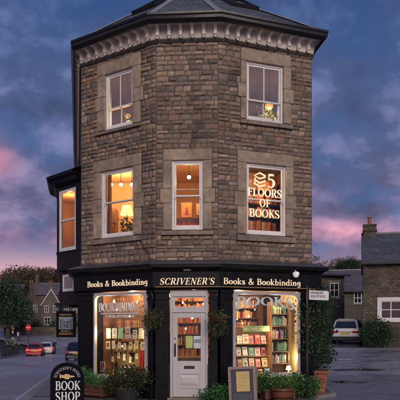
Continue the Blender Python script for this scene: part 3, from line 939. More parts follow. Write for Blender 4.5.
pendant((-1.86, 15.45, 7.13), 8.4, 'amber globe lamp glowing low in the left top floor window', None, 60, .085, bm=AMBER)
pendant((1.76, 15.3, 7.34), 8.4, 'amber globe lamp above leaves in the right top floor window', None, 65, .11, bm=AMBER)
# ------------------------------------------------------------------ shopfront
FRONT = [P0 + (BL-P0).normalized()*1.0, P0, P1, P2, P3, P3 + (BR-P3).normalized()*.7]
fa = MB()
sweep(fa, FRONT, [(-.10, 2.60), (.13, 2.60), (.145, 2.63), (.19, 2.645), (.19, 3.02), (.22, 3.035), (.24, 3.07), (.30, 3.10), (.335, 3.12), (.335, 3.19), (-.10, 3.19)], closed=False)
fascia = fa.build('fascia', BLACK, shop)
ld = MB(); sweep(ld, FRONT, [(-.05, 3.193), (.35, 3.193), (.352, 3.215), (.33, 3.22), (-.01, 3.325), (-.05, 3.325)], closed=False)
ld.build('lead_roof', mat('dark_lead', (.055, .06, .075), .5, var=.3, scale=5), fascia)
gl = MB(); sweep(gl, FRONT[2:5], [(.185, 2.657), (.1935, 2.657), (.1935, 2.668), (.185, 2.668)], closed=False)
gl.build('gold_line', LETTERGOLD, fascia)
m = MB(FC); m.box(.68, .86, -.245, -.185, 3.03, 3.17, bev=.01); m.build('keystone', mat('grey_slate_block', (.10, .10, .13), .6), fascia)

# lettering of the fascia (raised on the three boards)
def fascia_text(F, s, u0, u1, z, h, slant, name):
    w = text_width(s, 1.0, .07); sx = (u1-u0)/(w*h)
    m = MB(F); text(m, s, u0, z, h, y=-.191, sp=.07, slant=slant, th=.012, sx=sx, weight=1.0)
    return m.build(name, LETTER, fascia)
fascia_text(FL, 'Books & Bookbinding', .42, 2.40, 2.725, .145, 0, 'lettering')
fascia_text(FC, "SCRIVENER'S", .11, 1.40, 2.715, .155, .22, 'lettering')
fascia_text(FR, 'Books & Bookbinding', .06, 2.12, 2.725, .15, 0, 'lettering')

def pilaster(F, u0, u1, name='pilaster', side0=0, side1=0):
    m = MB(F); y0 = -.135
    m.box(u0, u1, y0, .25, .0, 2.598, bev=.008)
    m.box(u0-.015, u1+.015, y0-.03, .1, .0, .30, bev=.01)
    m.box(u0-.012, u1+.012, y0-.026, .1, 2.36, 2.42, bev=.008); m.box(u0-.02, u1+.02, y0-.04, .1, 2.52, 2.596, bev=.008)
    a, b = u0+.06, u1-.06
    if b-a > .08:
        for (p, q, c, d) in ((a, b, .40, .43), (a, b, 2.24, 2.27), (a, a+.02, .43, 2.24), (b-.02, b, .43, 2.24)):
            m.box(p, q, y0-.012, y0+.01, c, d)
    return m.build(name, BLACK, shop)
pilaster(FL, .01, .56); pilaster(FL, 2.36, 2.49)
pilaster(FC, .0, .32); pilaster(FC, 1.28, 1.485)
pilaster(FR, .01, .32); pilaster(FR, 2.18, 2.55)

def rounded(u0, u1, z0, z1, r, n=6):
    pts = [(u0, z0), (u1, z0)]
    pts += [(u1-r+r*math.cos(PI/2*k/n), z1-r+r*math.sin(PI/2*k/n)) for k in range(n+1)]
    pts += [(u0+r-r*math.sin(PI/2*k/n), z1-r+r*math.cos(PI/2*k/n)) for k in range(n+1)]
    return pts
def frame_ring(m, outer, inner, y0, y1, mi=0):
    n = len(outer); vs = []
    for P, y in ((outer, y0), (inner, y0), (outer, y1), (inner, y1)): vs += [(p[0], y, p[1]) for p in P]
    fs = []
    for i in range(n):
        j = (i+1) % n
        fs += [(i, j, n+j, n+i), (2*n+j, 2*n+i, 3*n+i, 3*n+j), (j, i, 2*n+i, 2*n+j), (n+i, n+j, 3*n+j, 3*n+i)]
    m.add(vs, fs, mi)
FRAMEGREY = mat('lilac_grey_frame_paint', (.42, .40, .44), .45, var=.1, scale=5, big=.15)
def display_window(F, u0, u1, z0, z1, name):
    m = MB(F)
    o = rounded(u0, u1, z0, z1, .01); i = rounded(u0+.07, u1-.07, z0+.07, z1-.07, .13)
    frame_ring(m, o, i, -.12, -.03)
    w = m.build(name, FRAMEGREY, shop)
    m = MB(F); m.box(u0-.04, u1+.04, -.21, -.02, z0-.06, z0-.002, bev=.012); m.build('sill', FRAMEGREY, w)
    m = MB(F); m.box(u0-.05, u1+.05, -.10, .02, 0, z0-.062)
    n = 2 if u1-u0 > 1 else 1
    for k in range(n):
        a = u0+.06+(u1-u0-.06)/n*k; b = a+(u1-u0-.06)/n-.06
        frame_ring(m, [(a, .1), (b, .1), (b, z0-.14), (a, z0-.14)], [(a+.05, .15), (b-.05, .15), (b-.05, z0-.19), (a+.05, z0-.19)], -.125, -.09)
    m.build('stall_riser', BLACK, w)
    m = MB(F); m.prism(rounded(u0+.06, u1-.06, z0+.06, z1-.06, .13), -.078, -.072)
    m.v = m.v; g = m.build('pane', GLASS, w)
    return w
# single-sheet panes: keep only the front face of the prism
def single_pane(w, F, pts, y):
    old = [c for c in bpy.data.objects if c.parent is w and c.name.startswith('pane')]
    for o in old: bpy.data.objects.remove(o)
    m = MB(F); m.add([(p[0], y, p[1]) for p in pts], [tuple(range(len(pts)))]); return m.build('pane', GLASS, w)
LW = (.53, 2.31, .44, 2.57); RW = (.34, 2.16, .52, 2.57)
lwin = display_window(FL, *LW, 'display_window'); single_pane(lwin, FL, rounded(LW[0]+.06, LW[1]-.06, LW[2]+.06, LW[3]-.06, .13), -.075)
rwin = display_window(FR, *RW, 'display_window'); single_pane(rwin, FR, rounded(RW[0]+.06, RW[1]-.06, RW[2]+.06, RW[3]-.06, .13), -.075)
lwin['label'] = 'left display window lettered BOOKBINDING'; rwin['label'] = 'right display window lettered BOOKS'
# writing on the panes
m = MB(FL); cu = 1.40
ctext(m, 'BOOKBINDING', cu, 2.10, .215, y=-.082, sp=.03, weight=1.1, sx=.78)
m.box(cu-.62, cu+.66, -.090, -.082, 2.035, 2.065)
ctext(m, '& BOOK RESTORATION', cu+.02, 1.945, .062, y=-.082, sp=.10, weight=1.25, sx=1.05)
m.build('window_lettering', LETTERPALE, lwin)
m = MB(FL); ctext(m, '2011', cu, 2.365, .075, y=-.082, sp=.65, weight=1.1); m.build('window_lettering', LETTERGOLD, lwin)
m = MB(FR); cu = 1.22
def arch(X, Z):
    d = (X-cu)/.75
    return X, 2.45-(2.45-Z)*(.80+.42*d*d)
ctext(m, 'BOOKS', cu, 2.185, .26, y=-.082, sp=.05, weight=1.05, sx=1.50, warp=arch)
m.build('window_lettering', LETTERPALE, rwin)

# --- window backs (lit display boxes)
LINER = mat('cream_display_lining', (.66, .50, .30), .85, var=.12, scale=4, big=.15)
bx = MB(FL)
bx.box(LW[0]-.03, LW[1]+.03, -.02, .80, .40, .455); bx.box(LW[0]-.03, LW[1]+.03, -.02, .80, 2.60, 2.66)
bx.build('display_floor', WOOD, lwin)
bx = MB(FL); bx.box(LW[0]-.05, LW[0]-.012, -.02, .80, .456, 2.59); bx.box(LW[1]+.012, LW[1]+.05, -.02, .50, .456, 2.59); bx.box(LW[0]-.05, LW[1]-.5, .80, .84, .46, 2.6)
bx.build('display_back', mat('dark_red_brown_backing', (.16, .07, .035), .8, var=.5, scale=4, big=.4, bigscale=2), lwin)
bx = MB(FR)
bx.box(RW[0]-.03, RW[1]+.03, -.02, .75, .46, .535); bx.box(RW[0]-.03, RW[1]+.03, -.02, .90, 2.60, 2.66)
bx.build('display_floor', WOOD, rwin)
bx = MB(FR); bx.box(RW[0]-.05, RW[0]-.012, -.02, .6, .536, 2.59); bx.box(RW[1]-.012, RW[1]+.05, -.02, .90, .536, 2.59)
bx.build('display_side', LINER, rwin)

m = MB(FL); m.tube([(2.02, -.055, 3.92), (2.10, -.05, 3.80), (2.19, -.05, 3.62), (2.33, -.05, 3.50), (2.36, -.05, 3.33)], .009, 6); m.build('cable', BLACKIRON, shop)
# --- door
DU0, DU1 = .345, 1.255
m = MB(FC)
m.box(DU0, DU0+.06, -.06, .08, .0, 2.59, bev=.006); m.box(DU1-.06, DU1, -.06, .08, .0, 2.59, bev=.006)
m.box(DU0+.06, DU1-.06, -.058, .08, 2.44, 2.59, bev=.006); m.box(DU0+.06, DU1-.06, -.065, .08, 2.06, 2.17, bev=.006)
o = [(DU0+.06, 2.17), (DU1-.06, 2.17), (DU1-.06, 2.44), (DU0+.06, 2.44)]
frame_ring(m, o, [(p[0]+(.05 if p[0] < .8 else -.05), p[1]+(.03 if p[1] < 2.3 else -.03)) for p in o], -.03, .05)
df = m.build('door_frame', DOORWHITE, shop)
m = MB(FC); m.add([(DU0+.1, 0, 2.19), (DU1-.1, 0, 2.19), (DU1-.1, 0, 2.42), (DU0+.1, 0, 2.42)], [(0, 1, 2, 3)]); m.build('transom_pane', GLASS, df)
m = MB(FC); ctext(m, '42', .80, 2.225, .16, y=-.008, weight=1.1, sp=.10); m.build('door_number', mat('dark_numerals', (.03, .015, .01), .5), df)
m = MB(FC); m.box(DU0-.05, DU1+.05, -.22, .10, -.10, .035, bev=.01); m.build('doorstep', SILL, df)
a, b = DU0+.065, DU1-.065; z0, z1 = .045, 2.055
m = MB(FC); y0 = -.035
m.box(a, a+.115, y0, .01, z0, z1, bev=.004); m.box(b-.115, b, y0, .01, z0, z1, bev=.004)
m.box(a+.115, b-.115, y0+.001, .01, 1.93, z1, bev=.004); m.box(a+.115, b-.115, y0+.001, .01, .62, .90, bev=.004); m.box(a+.115, b-.115, y0+.001, .01, z0, .25, bev=.004)
m.box(a+.115, b-.115, -.015, .008, .25, .62)
frame_ring(m, [(a+.115, .25), (b-.115, .25), (b-.115, .62), (a+.115, .62)], [(a+.145, .28), (b-.145, .28), (b-.145, .59), (a+.145, .59)], y0-.012, -.016)
pyr = [(a+.16, .30), (b-.16, .30), (b-.16, .57), (a+.16, .57)]; inn_ = [(p[0]+(.07 if p[0] < .8 else -.07), p[1]+(.07 if p[1] < .45 else -.07)) for p in pyr]
m.add([(p[0], -.016, p[1]) for p in pyr]+[(p[0], -.042, p[1]) for p in inn_], [(0, 1, 5, 4), (1, 2, 6, 5), (2, 3, 7, 6), (3, 0, 4, 7), (4, 5, 6, 7)])
door = m.build('door', DOORWHITE, shop); door['label'] = 'pale grey part glazed shop door'
m = MB(FC); m.add([(a+.10, -.012, .89), (b-.10, -.012, .89), (b-.10, -.012, 1.94), (a+.10, -.012, 1.94)], [(0, 1, 2, 3)]); m.build('pane', GLASS, door)
m = MB(FC); m.box(.68, .93, -.050, -.03, .715, .785, bev=.008); m.build('letterbox', BLACKIRON, door)
m = MB(FC); m.box(a+.03, a+.075, -.045, -.03, 1.0, 1.32, bev=.006); m.tube([(a+.052, -.045, 1.06), (a+.052, -.09, 1.08), (a+.052, -.09, 1.24), (a+.052, -.045, 1.26)], .011, 8); m.ball((a+.052, -.05, 1.44), .018, 10)
m.build('handle', BLACKIRON, door)
m = MB(FC); m.box(.72, .885, -.022, -.014, 1.21, 1.50); m.build('notice', mat('yellow_green_notice', (.42, .50, .16), .7, emit=.06, ecol=(.6, .7, .25)), door)
m = MB(FC); m.box(.905, 1.09, -.022, -.014, 1.20, 1.50)
m2 = m.build('notice', mat('pale_notice', (.55, .60, .62), .7, emit=.05), door)
m = MB(FC); m.box(.915, 1.08, -.0245, -.0225, 1.33, 1.42); m.build('notice_band', mat('blue_grey_print', (.20, .27, .36), .7), m2)
for u in (DU0-.012, DU1+.012):
    m = MB(FC); m.tube([(u, -.15, .05), (u, -.15, .86)], .016, 8); m.build('handrail', BLACKIRON, shop)

# --- warm light inside the shop; unseen lights added at the glass brighten the displays
for F, u, y, z, w in ((FL, .95, .05, 2.40, 26), (FL, 1.85, .05, 2.40, 26), (FL, 1.4, .0, .75, 12), (FL, .72, -.01, 1.55, 9), (FL, 2.14, -.01, 1.55, 9), (FR, .5, -.01, 1.5, 7), (FR, 1.4, -.01, 1.6, 8), (FL, 1.3, .55, 2.45, 18), (FR, .70, .04, 2.45, 26), (FR, 1.55, .02, 2.45, 26), (FR, .8, .6, 2.40, 18), (FR, 1.2, .0, 1.0, 7), (FR, 1.97, .06, .95, 6.0), (FC, .8, 1.4, 2.6, 34), (FC, 2.0, 2.2, 2.6, 22), (FC, -.6, 2.2, 2.6, 22)):
    lamp('shop_and_fill_light', wp(F, u, y, z), w, .05, ((1, .66, .34) if F is not FC else (1, .58, .24)) if z > 1.2 else (1, .76, .36))
def bulb_things(specs, label, group):
    proto = None
    for (F, u, y, z, r) in specs:
        if proto is None:
            mm = MB(); mm.ball((0, 0, 0), 1, 10); mm.tube([(0, 0, .8), (0, 0, 1.7)], .45, 8); proto = mm.build('fairy_bulb', BULB, smooth=True); o = proto
            tag(o, label, 'bulb', group)
        else:
            o = proto.copy(); COL.objects.link(o)
        o.matrix_basis = F @ Matrix.Translation((u, y, z)) @ Matrix.Scale(r, 4)
bulb_things([(FL, .98, .2, 2.36, .03), (FL, 1.5, .5, 2.32, .018), (FL, 1.2, .55, 1.98, .018), (FL, 2.1, .25, 2.2, .015), (FL, .8, .5, 2.16, .015), (FL, 1.75, .6, 1.92, .015), (FL, .76, .3, 1.6, .014), (FL, .9, .6, 1.2, .016)], 'small warm bulb hanging among the prints in the bookbinding window', 'fairy bulbs in the left shop window')
bulb_things([(FR, .58, .7, 1.86, .026), (FR, .50, .6, 2.1, .015), (FR, 1.15, .75, 1.98, .028), (FR, .85, .8, 1.9, .016), (FR, 1.3, .7, 2.15, .014), (FR, .6, .7, 1.62, .016), (FR, 1.0, .8, 1.80, .014)], 'small warm bulb glowing before the shelves in the BOOKS window', 'fairy bulbs in the right shop window')
bulb_things([(FC, .80, .9, 1.94, .032), (FC, .55, 1.0, 2.33, .022), (FC, 1.05, 1.2, 2.30, .018), (FC, .6, 1.3, 1.66, .02)], 'small warm bulb seen through the glazed shop door', 'bulbs behind the shop door')

# --- shelving and books
def shelf_unit(name, label, F, u0, u1, y0, y1, z0, z1, boards, mat_=None, posts=()):
    t = empty(name, wp(F, (u0+u1)/2, (y0+y1)/2, z0)); tag(t, label, 'bookcase')
    m = MB(F)
    m.box(u0-.02, u0, y0, y1, z0, z1); m.box(u1, u1+.02, y0, y1, z0, z1)
    for p in posts: m.box(p-.012, p+.012, y0+.003, y1-.02, z0+.003, z1)
    m.build('upright', mat_ or WOODDARK, t)
    m = MB(F); m.box(u0-.019, u1+.019, y1, y1+.012, z0, z1); m.build('back_panel', WOODDARK, t)
    for z in boards:
        m = MB(F); m.box(u0+.001, u1-.001, y0+.002, y1-.002, z-.022, z, bev=.003); m.build('shelf', mat_ or WOODDARK, t)
    return t
BOOKC = [(.50, .12, .08), (.12, .20, .30), (.55, .42, .22), (.10, .22, .14), (.35, .08, .10), (.60, .52, .40), (.18, .12, .09), (.42, .24, .10), (.22, .10, .22), (.45, .15, .18)]
book_n = 0
def book_mesh(w, h, d, col, kind):
    m = MB(); pg = (.75, .68, .52)
    if kind == 'spine':      # seen from its back: rounded spine, covers, page block, two bands
        m.box(-w/2+.003, w/2-.003, .006, d-.004, .006, h-.006, col=pg)
        m.prismx([(0, 0)]*0 or [(.004, 0), (d, 0), (d, h), (.004, h)], -w/2, -w/2+.003, col=col); m.prismx([(.004, 0), (d, 0), (d, h), (.004, h)], w/2-.003, w/2, col=col)
        pts = [(-w/2, .005), (-w/4, .0), (w/4, .0), (w/2, .005)]
        m.add([(p[0], p[1], 0) for p in pts]+[(p[0], p[1], h) for p in pts], [(0, 1, 5, 4), (1, 2, 6, 5), (2, 3, 7, 6)], 0, col)
        lt = tuple(min(.8, c*1.8+.12) for c in col)
        for q in (.18, .72): m.box(-w/4, w/4, -.0015, .003, h*q, h*q+.012, col=lt)
    else:                    # cover turned to the street
        m.box(-w/2, w/2, 0, .004, 0, h, col=col)
        m.box(-w/2+.004, w/2-.003, .004, d-.004, .004, h-.004, col=pg); m.box(-w/2, w/2, d-.004, d, 0, h, col=col)
        lt = tuple(min(.85, c*.5+.45) for c in col); dk = tuple(c*.35 for c in col)
        r2 = random.Random(int(w*1e5+h*1e4+col[0]*1e4+col[1]*777))
        m.box(-w*.36, w*.36, -.0012, .001, h*.74, h*.86, col=lt if sum(col) < 1.2 else dk)
        q = r2.uniform(.2, .34); m.box(-w*q, w*q, -.0012, .001, h*.2, h*(.2+r2.uniform(.25, .42)), col=r2.choice([dk, lt, (.45, .2, .1), (.12, .16, .25)]))
        if r2.random() < .6: m.box(-w*.25, w*.25, -.0012, .001, h*.07, h*.11, col=dk if sum(col) > .9 else lt)
    return m
SPINES = {}
def spines(F, u0, u1, y, z, hmax, label, group, seed, pal=None, limit=99, d=.15, wr=(.020, .045), mass=None):
    r2 = random.Random(seed); u = u0; k = 0
    while u < u1-.02 and k < limit:
        w = r2.uniform(*wr); h = hmax*r2.uniform(.70, .98)
        if r2.random() < .06: u += r2.uniform(.03, .08); continue
        if u+w > u1: break
        ci = r2.randrange(len(pal or BOOKC)); col = (pal or BOOKC)[ci]; c2 = tuple(max(.01, c*r2.uniform(.7, 1.25)) for c in col)
        bm_ = book_mesh(w, h, d, c2, 'spine')
        if mass is not None:
            T = F @ Matrix.Translation((u+w/2, y+r2.uniform(0, .015), z+.001)); n0 = len(mass.v)
            mass.v += [T @ p for p in bm_.v]; mass.c += bm_.c; mass.f += [[n0+i for i in f] for f in bm_.f]; mass.m += bm_.m
            u += w+.002; k += 1; continue
        o = bm_.build('book', PAPER); tag(o, label, 'book', group)
        o.matrix_basis = F @ Matrix.Translation((u+w/2, y+r2.uniform(0, .015), z+.001)) @ Matrix.Rotation(rad(r2.uniform(-2, 2) if r2.random() < .8 else 5), 4, 'Y')
        u += w+.002; k += 1
CN = {(.75, .68, .55): 'cream', (.70, .10, .09): 'red', (.62, .62, .60): 'pale grey', (.12, .30, .22): 'green', (.72, .40, .42): 'pink', (.50, .20, .10): 'rust brown', (.10, .14, .22): 'navy', (.76, .60, .30): 'yellow', (.30, .05, .06): 'dark red', (.16, .26, .36): 'blue'}
CNI = {v: k for k, v in CN.items()}
ORD = ['first', 'second', 'third', 'fourth', 'fifth', 'sixth', 'seventh']
def faceouts(F, u0, gap, y, z, names, sizes, rowname, group):
    for k, nm in enumerate(names):
        w, h = sizes[k % len(sizes)]
        o = book_mesh(w, h, .028, CNI[nm], 'face').build('book', PAPER)
        tag(o, f'{nm} book cover facing out, {ORD[k]} from left, {rowname} of BOOKS window', 'book', group)
        o.matrix_basis = F @ Matrix.Translation((u0+gap*k+rng.uniform(-.012, .012), y+rng.uniform(-.02, .02), z+.001)) @ Matrix.Rotation(rad(rng.uniform(-9, 9)), 4, 'Z') @ Matrix.Rotation(rad(rng.uniform(-17, -8)), 4, 'X')

# right window: stepped low shelves with covers to the front, tall case at the right, case behind
g = 'books turned cover-out on the display shelves'
t = shelf_unit('display_shelf', 'low stepped display shelves of face-out books behind the BOOKS glass', FR, .42, 1.46, .20, .48, .54, 1.66, (.72, 1.0, 1.30), WOOD)
faceouts(FR, .54, .165, .30, 1.30, ['cream', 'pale grey', 'cream', 'red', 'red', 'pink'], [(.135, .22), (.125, .20), (.15, .235), (.15, .21)], 'top step', g)
faceouts(FR, .52, .168, .30, 1.0, ['rust brown', 'pale grey', 'cream', 'green', 'pink', 'dark red'], [(.14, .20), (.12, .21), (.13, .22), (.15, .20)], 'second step', g)
faceouts(FR, .54, .168, .30, .72, ['dark red', 'rust brown', 'cream', 'pink', 'red', 'yellow'], [(.15, .21), (.13, .20), (.14, .22)], 'third step', g)
faceouts(FR, .58, .20, .10, .54, ['red', 'pink', 'cream', 'rust brown', 'blue'], [(.15, .15), (.13, .14)], 'bottom ledge', g)
t = shelf_unit('bookcase', 'tall narrow bookcase at the right side of the BOOKS window', FR, 1.50, 1.96, .12, .36, .54, 2.34, (.80, 1.10, 1.42, 1.74, 2.04), WOOD)
GRN = [(.10, .26, .18), (.16, .34, .24), (.55, .58, .45), (.22, .32, .22), (.60, .50, .30), (.08, .16, .12)]
for k, z in enumerate((.80, 1.10, 1.42, 1.74, 2.04)):
    spines(FR, 1.51, 1.95, .15, z, .25 if z < 2 else .23, 'upright book on the ' + ['lowest', 'second', 'middle', 'fourth', 'top'][k] + ' shelf of the narrow bookcase right of the BOOKS window', 'spines in the narrow bookcase', 60+k, GRN if k in (1, 3, 4) else BOOKC, 13, .16)
t = shelf_unit('bookcase', 'wide dark bookcase at the back of the BOOKS window under warm bulbs', FR, .36, 1.48, .86, 1.06, .54, 2.5, (1.42, 1.68, 1.94, 2.20), WOODDARK)
WARM = [(.30, .10, .05), (.42, .18, .07), (.20, .07, .05), (.50, .28, .12), (.14, .07, .05), (.36, .22, .12)]
for k, z in enumerate((1.42, 1.68, 1.94, 2.20)):
    spines(FR, .38, 1.46, .89, z, .22, 'upright book on the ' + ['lowest', 'second', 'third', 'top'][k] + ' row of the dark back case behind the BOOKS glass', 'spines in the dark bookcase behind the BOOKS glass', 70+k, WARM, 34, .14, (.03, .056))
m = MB(FR); m.box(.70, 1.42, .10, .106, 1.60, 1.74); bn = m.build('banner', mat('green_banner', (.22, .34, .14), .8, emit=.03)); tag(bn, 'pale green paper banner strung across the BOOKS window', 'banner')
m = MB(FR); r2 = random.Random(4)
for k in range(16):
    if k % 5 == 3: continue
    x = .745+.041*k; m.box(x, x+.026, .094, .0985, 1.65, 1.65+r2.choice([.036, .036, .05]))
m.build('lettering', mat('pale_banner_print', (.55, .55, .40), .8), bn)
m = MB(FR); m.lathe([(.05, 0), (.05, .02), (.012, .03), (.012, .10), (.07, .10), (.045, .20), (.0446, .20)], 14, (1.92, .05, .54)); ul = m.build('table_lamp', emitmat('yellow_lamp', (1, .74, .22), 4.5), smooth=30); tag(ul, 'small bright yellow lamp low at the right of the BOOKS window', 'lamp')

# left window: hung prints, tags, gable-shaped board, red cloth
HUNG = mat('card_print', (1, 1, 1), .7, var=.12, scale=20, attr=True)
def card(F, u, y, z, w, h, col, name, label, cat, group, ink=(.15, .15, .16), k=0):
    r2 = random.Random(k*7+3); w *= r2.uniform(.84, 1.14); h *= r2.uniform(.82, 1.12)
    P_ = Matrix.Translation((u, y, z+h)); m = MB(F @ P_ @ Matrix.Rotation(rad(r2.uniform(-5, 5)), 4, 'Y') @ P_.inverted()); m.box(u-w/2, u+w/2, y, y+.006, z, z+h, col=col)
    tint = r2.choice([(1, 1, 1), (1.3, .7, .5), (.6, .9, 1.5), (1, 1.3, .8), (2.2, 1.6, 1.0)]); ink = tuple(min(.6, a*b) for a, b in zip(ink, tint)); sty = r2.randrange(3)
    if sty == 0: m.box(u-w*.34, u+w*.34, y-.0015, y+.002, z+h*r2.uniform(.30, .42), z+h*.86, col=ink)
    elif sty == 1:
        for q in range(4): m.box(u-w*.32, u+w*(.32-.1*(q % 2)), y-.0015, y+.002, z+h*(.42+.12*q), z+h*(.47+.12*q), col=ink)
    else: m.lathe([(.01, -.001), (w*.28, -.001), (w*.30, 0), (w*.28, .001), (.01, .001)], 12, (u, y, z+h*.6), col=ink) if False else m.prism([(u+w*.30*math.cos(6.283*q/12), z+h*.60+w*.36*math.sin(6.283*q/12)) for q in range(12)], y-.0015, y+.002, col=ink)
    if r2.random() < .7: m.box(u-w*.20, u+w*.22, y-.0025, y-.001, z+h*.5, z+h*.72, col=tuple(min(.8, c+.3) for c in ink))
    m.box(u-w*.3, u+w*.3, y-.0015, y+.002, z+h*.12, z+h*.17, col=ink)
    m.tube([(u, y+.003, z+h), (u, y+.003, z+h+.03)], .003, 4, col=(.05, .04, .03))
    o = m.build(name, HUNG); tag(o, label, cat, group)
cols = [((.66, .66, .62), 'white', (.38, .38, .36)), ((.60, .62, .62), 'pale grey', (.10, .11, .12)), ((.30, .52, .28), 'green', (.42, .62, .36)), ((.52, .58, .62), 'pale blue', (.16, .20, .26)), ((.55, .60, .62), 'grey blue', (.14, .15, .18)), ((.68, .66, .58), 'ivory', (.34, .36, .36)), ((.46, .54, .60), 'blue', (.26, .36, .46))]
for k, (c, nm, ink) in enumerate(cols):
    card(FL, .78+.215*k+(.03 if k > 3 else 0), .20, 1.41+(.01 if k % 2 else 0), .165, .27, c, 'print', f'{nm} print card, {ORD[k]} in the upper hanging row of the bookbinding window', 'print', 'prints hung in a row', ink, k)
for k in range(8):
    u = .74+.195*k
    card(FL, u, .22, 1.13+.012*(k % 3), .10 if k not in (0, 6) else .13, .19, (.66, .58, .44) if k % 3 else (.58, .60, .56), 'paper_tag', 'small paper tag pegged in the row under the print cards', 'tag', 'small tags pegged in the left window', (.12, .09, .07), k+20)
for k in range(5):
    u = .84+.20*k
    card(FL, u, .30, .80+.05*((k*2) % 3), .08, .16, (.60, .55, .45), 'paper_tag', 'small paper tag standing low in front of the gabled board in the left window', 'tag', 'small tags low in the left window', (.10, .09, .08), k+40)
m = MB(FL); m.tube([(LW[0]+.02, .206, 1.715), (1.4, .206, 1.70), (LW[1]-.02, .206, 1.715)], .004, 5); tag(m.build('string', BLACKIRON), 'upper string the print cards hang from in the left window', 'string')
m = MB(FL); m.tube([(LW[0]+.02, .226, 1.36), (1.4, .226, 1.345), (LW[1]-.02, .226, 1.36)], .004, 5)
tag(m.build('string', BLACKIRON), 'lower string the small paper tags hang from in the left window', 'string')
m = MB(FL)
m.prism([(.92, .46), (1.92, .46), (1.92, .90), (1.66, 1.10), (1.42, .92), (1.17, 1.13), (.92, .88)], .40, .43)
gb = m.build('gabled_board', mat('olive_brown_board', (.13, .085, .045), .8, var=.4, scale=8)); tag(gb, 'brown board cut like two house gables in the left window', 'board')
m = MB(FL)
for (p, q, c) in ((1.0, 1.09, .55), (1.27, 1.35, .56), (1.55, 1.64, .55), (1.75, 1.83, .58)): m.box(p, q, .393, .401, c, c+.13)
m.build('window_cutout', mat('teal_card', (.12, .22, .22), .7), gb)
m = MB(FL)
for k in range(9):
    u = 1.80+.045*k; hh = .74+.05*math.sin(k*1.9)+(.10 if k > 4 else 0)
    m.tube([(u, .26+.03*(k % 2), .46), (u+.01, .24+.03*(k % 2), .46+hh*.5), (u+.03, .25, .46+hh)], [.045, .035, .022], 8)
tag(m.build('red_cloth', mat('red_cloth', (.50, .025, .02), .8, var=.25, scale=6), smooth=60), 'bright red folded cloth hanging at the right of the left window', 'cloth')
m = MB(FL); m.box(.70, .86, -.02, -.01, .56, .83)
ps = m.build('poster', mat('white_poster', (.65, .62, .60), .7)); tag(ps, 'white poster with a red letter P in the lower left of the window', 'poster')
m = MB(FL); text(m, 'P', .727, .61, .17, y=-.0205, weight=1.5, th=.004); m.build('lettering', mat('poster_red', (.55, .02, .03), .6), ps)
t = shelf_unit('wall_shelf', 'dark shelf of old bound books high behind the print cards', FL, .72, 1.80, .50, .78, 1.66, 2.02, (1.70,), WOODDARK)
spines(FL, .74, 1.78, .55, 1.70, .22, 'old brown bound book on the dark shelf behind the print cards', 'old books behind the print cards', 91, WARM, 30, .14)
mass = MB()
t = shelf_unit('bookcase', 'brown bookcase of mixed books at the back of the bookbinding window', FL, .62, 2.1, .56, .79, .46, 1.62, (.78, 1.06, 1.34), WOOD)
for k, z in enumerate((.78, 1.06, 1.34)):
    spines(FL, .64, 2.08, .60, z, .24, '', '', 170+k, BOOKC+WARM, 50, .15, (.025, .05), mass)
gm_ = MB(FL); leaves(gm_, [((2.17, .15, 2.15), (.08, .08, .32)), ((2.1, .15, 2.42), (.16, .07, .07))], 420, .055, [(.30, .03, .03), (.10, .10, .03), (.22, .05, .04)], random.Random(5))
tag(gm_.build('garland', LEAF), 'red and green leafy garland down the right edge of the left window', 'garland')
# small ornaments on the window floor
orn = [(.98, .16, .455, (.55, .30, .10), 'amber'), (1.16, .20, .455, (.10, .25, .28), 'teal'), (1.42, .14, .455, (.55, .50, .42), 'cream'), (1.62, .2, .455, (.35, .06, .05), 'dark red'), (1.78, .15, .455, (.12, .30, .14), 'green')]
for k, (u, y, z, c, nm) in enumerate(orn):
    m = MB(FL); q = .8+.25*(k % 3)
    m.lathe([(.03*q, 0), (.055*q, .03*q), (.06*q, .09*q), (.03*q, .14*q), (.022*q, .18*q), (.03*q, .19*q)], 14, (u, y, z))
    tag(m.build('vase', mat('vase_'+nm, c, .3), smooth=50), f'little {nm} vase on the floor of the left display window', 'vase')

# shelves seen through the door and transom, and upstairs
t = shelf_unit('bookcase', 'tall bookcase of red and brown books seen through the door glass', FC, .05, 1.55, 1.9, 2.15, .02, 2.75, (.32, .62, .92, 1.22, 1.52, 1.82, 2.12, 2.42), WOOD)
for k, z in enumerate((.92, 1.22, 1.52, 1.82, 2.12, 2.42)):
    spines(FC, .10, 1.5, 1.93, z, .25, '', '', 110+k, [(.50, .10, .05), (.55, .22, .08), (.40, .08, .06), (.6, .35, .15), (.2, .08, .06)], 40, .16, mass=mass)
tag(mass.build('books', PAPER), 'packed rows of small books deep inside the shop door and the bookbinding window', 'books', kind='stuff')
m = MB(FC); m.box(.45, 1.2, 1.0, 1.5, .02, .90, bev=.02); m.box(.40, 1.25, .95, 1.55, .901, .94, bev=.01); tag(m.build('counter', WOOD), 'brown wooden counter just inside the shop door', 'counter')
t = shelf_unit('bookcase', 'upstairs bookcase with orange lit books behind the 5 FLOORS OF BOOKS lettering', FR, .45, 2.2, .95, 1.2, 3.3, 5.8, (3.9, 4.25, 4.6, 4.95, 5.3), WOODDARK)
for k, z in enumerate((4.25, 4.6, 4.95, 5.3)):
    spines(FR, .60, 2.1, .98, z, .29, 'upright book on the ' + ['lowest', 'second', 'third', 'top'][k] + ' shelf behind the 5 FLOORS OF BOOKS window', 'spines upstairs behind the lettering', 130+k, [(.55, .16, .05), (.45, .10, .05), (.60, .30, .10), (.25, .08, .05), (.12, .08, .06)], 22, .17, (.05, .095))
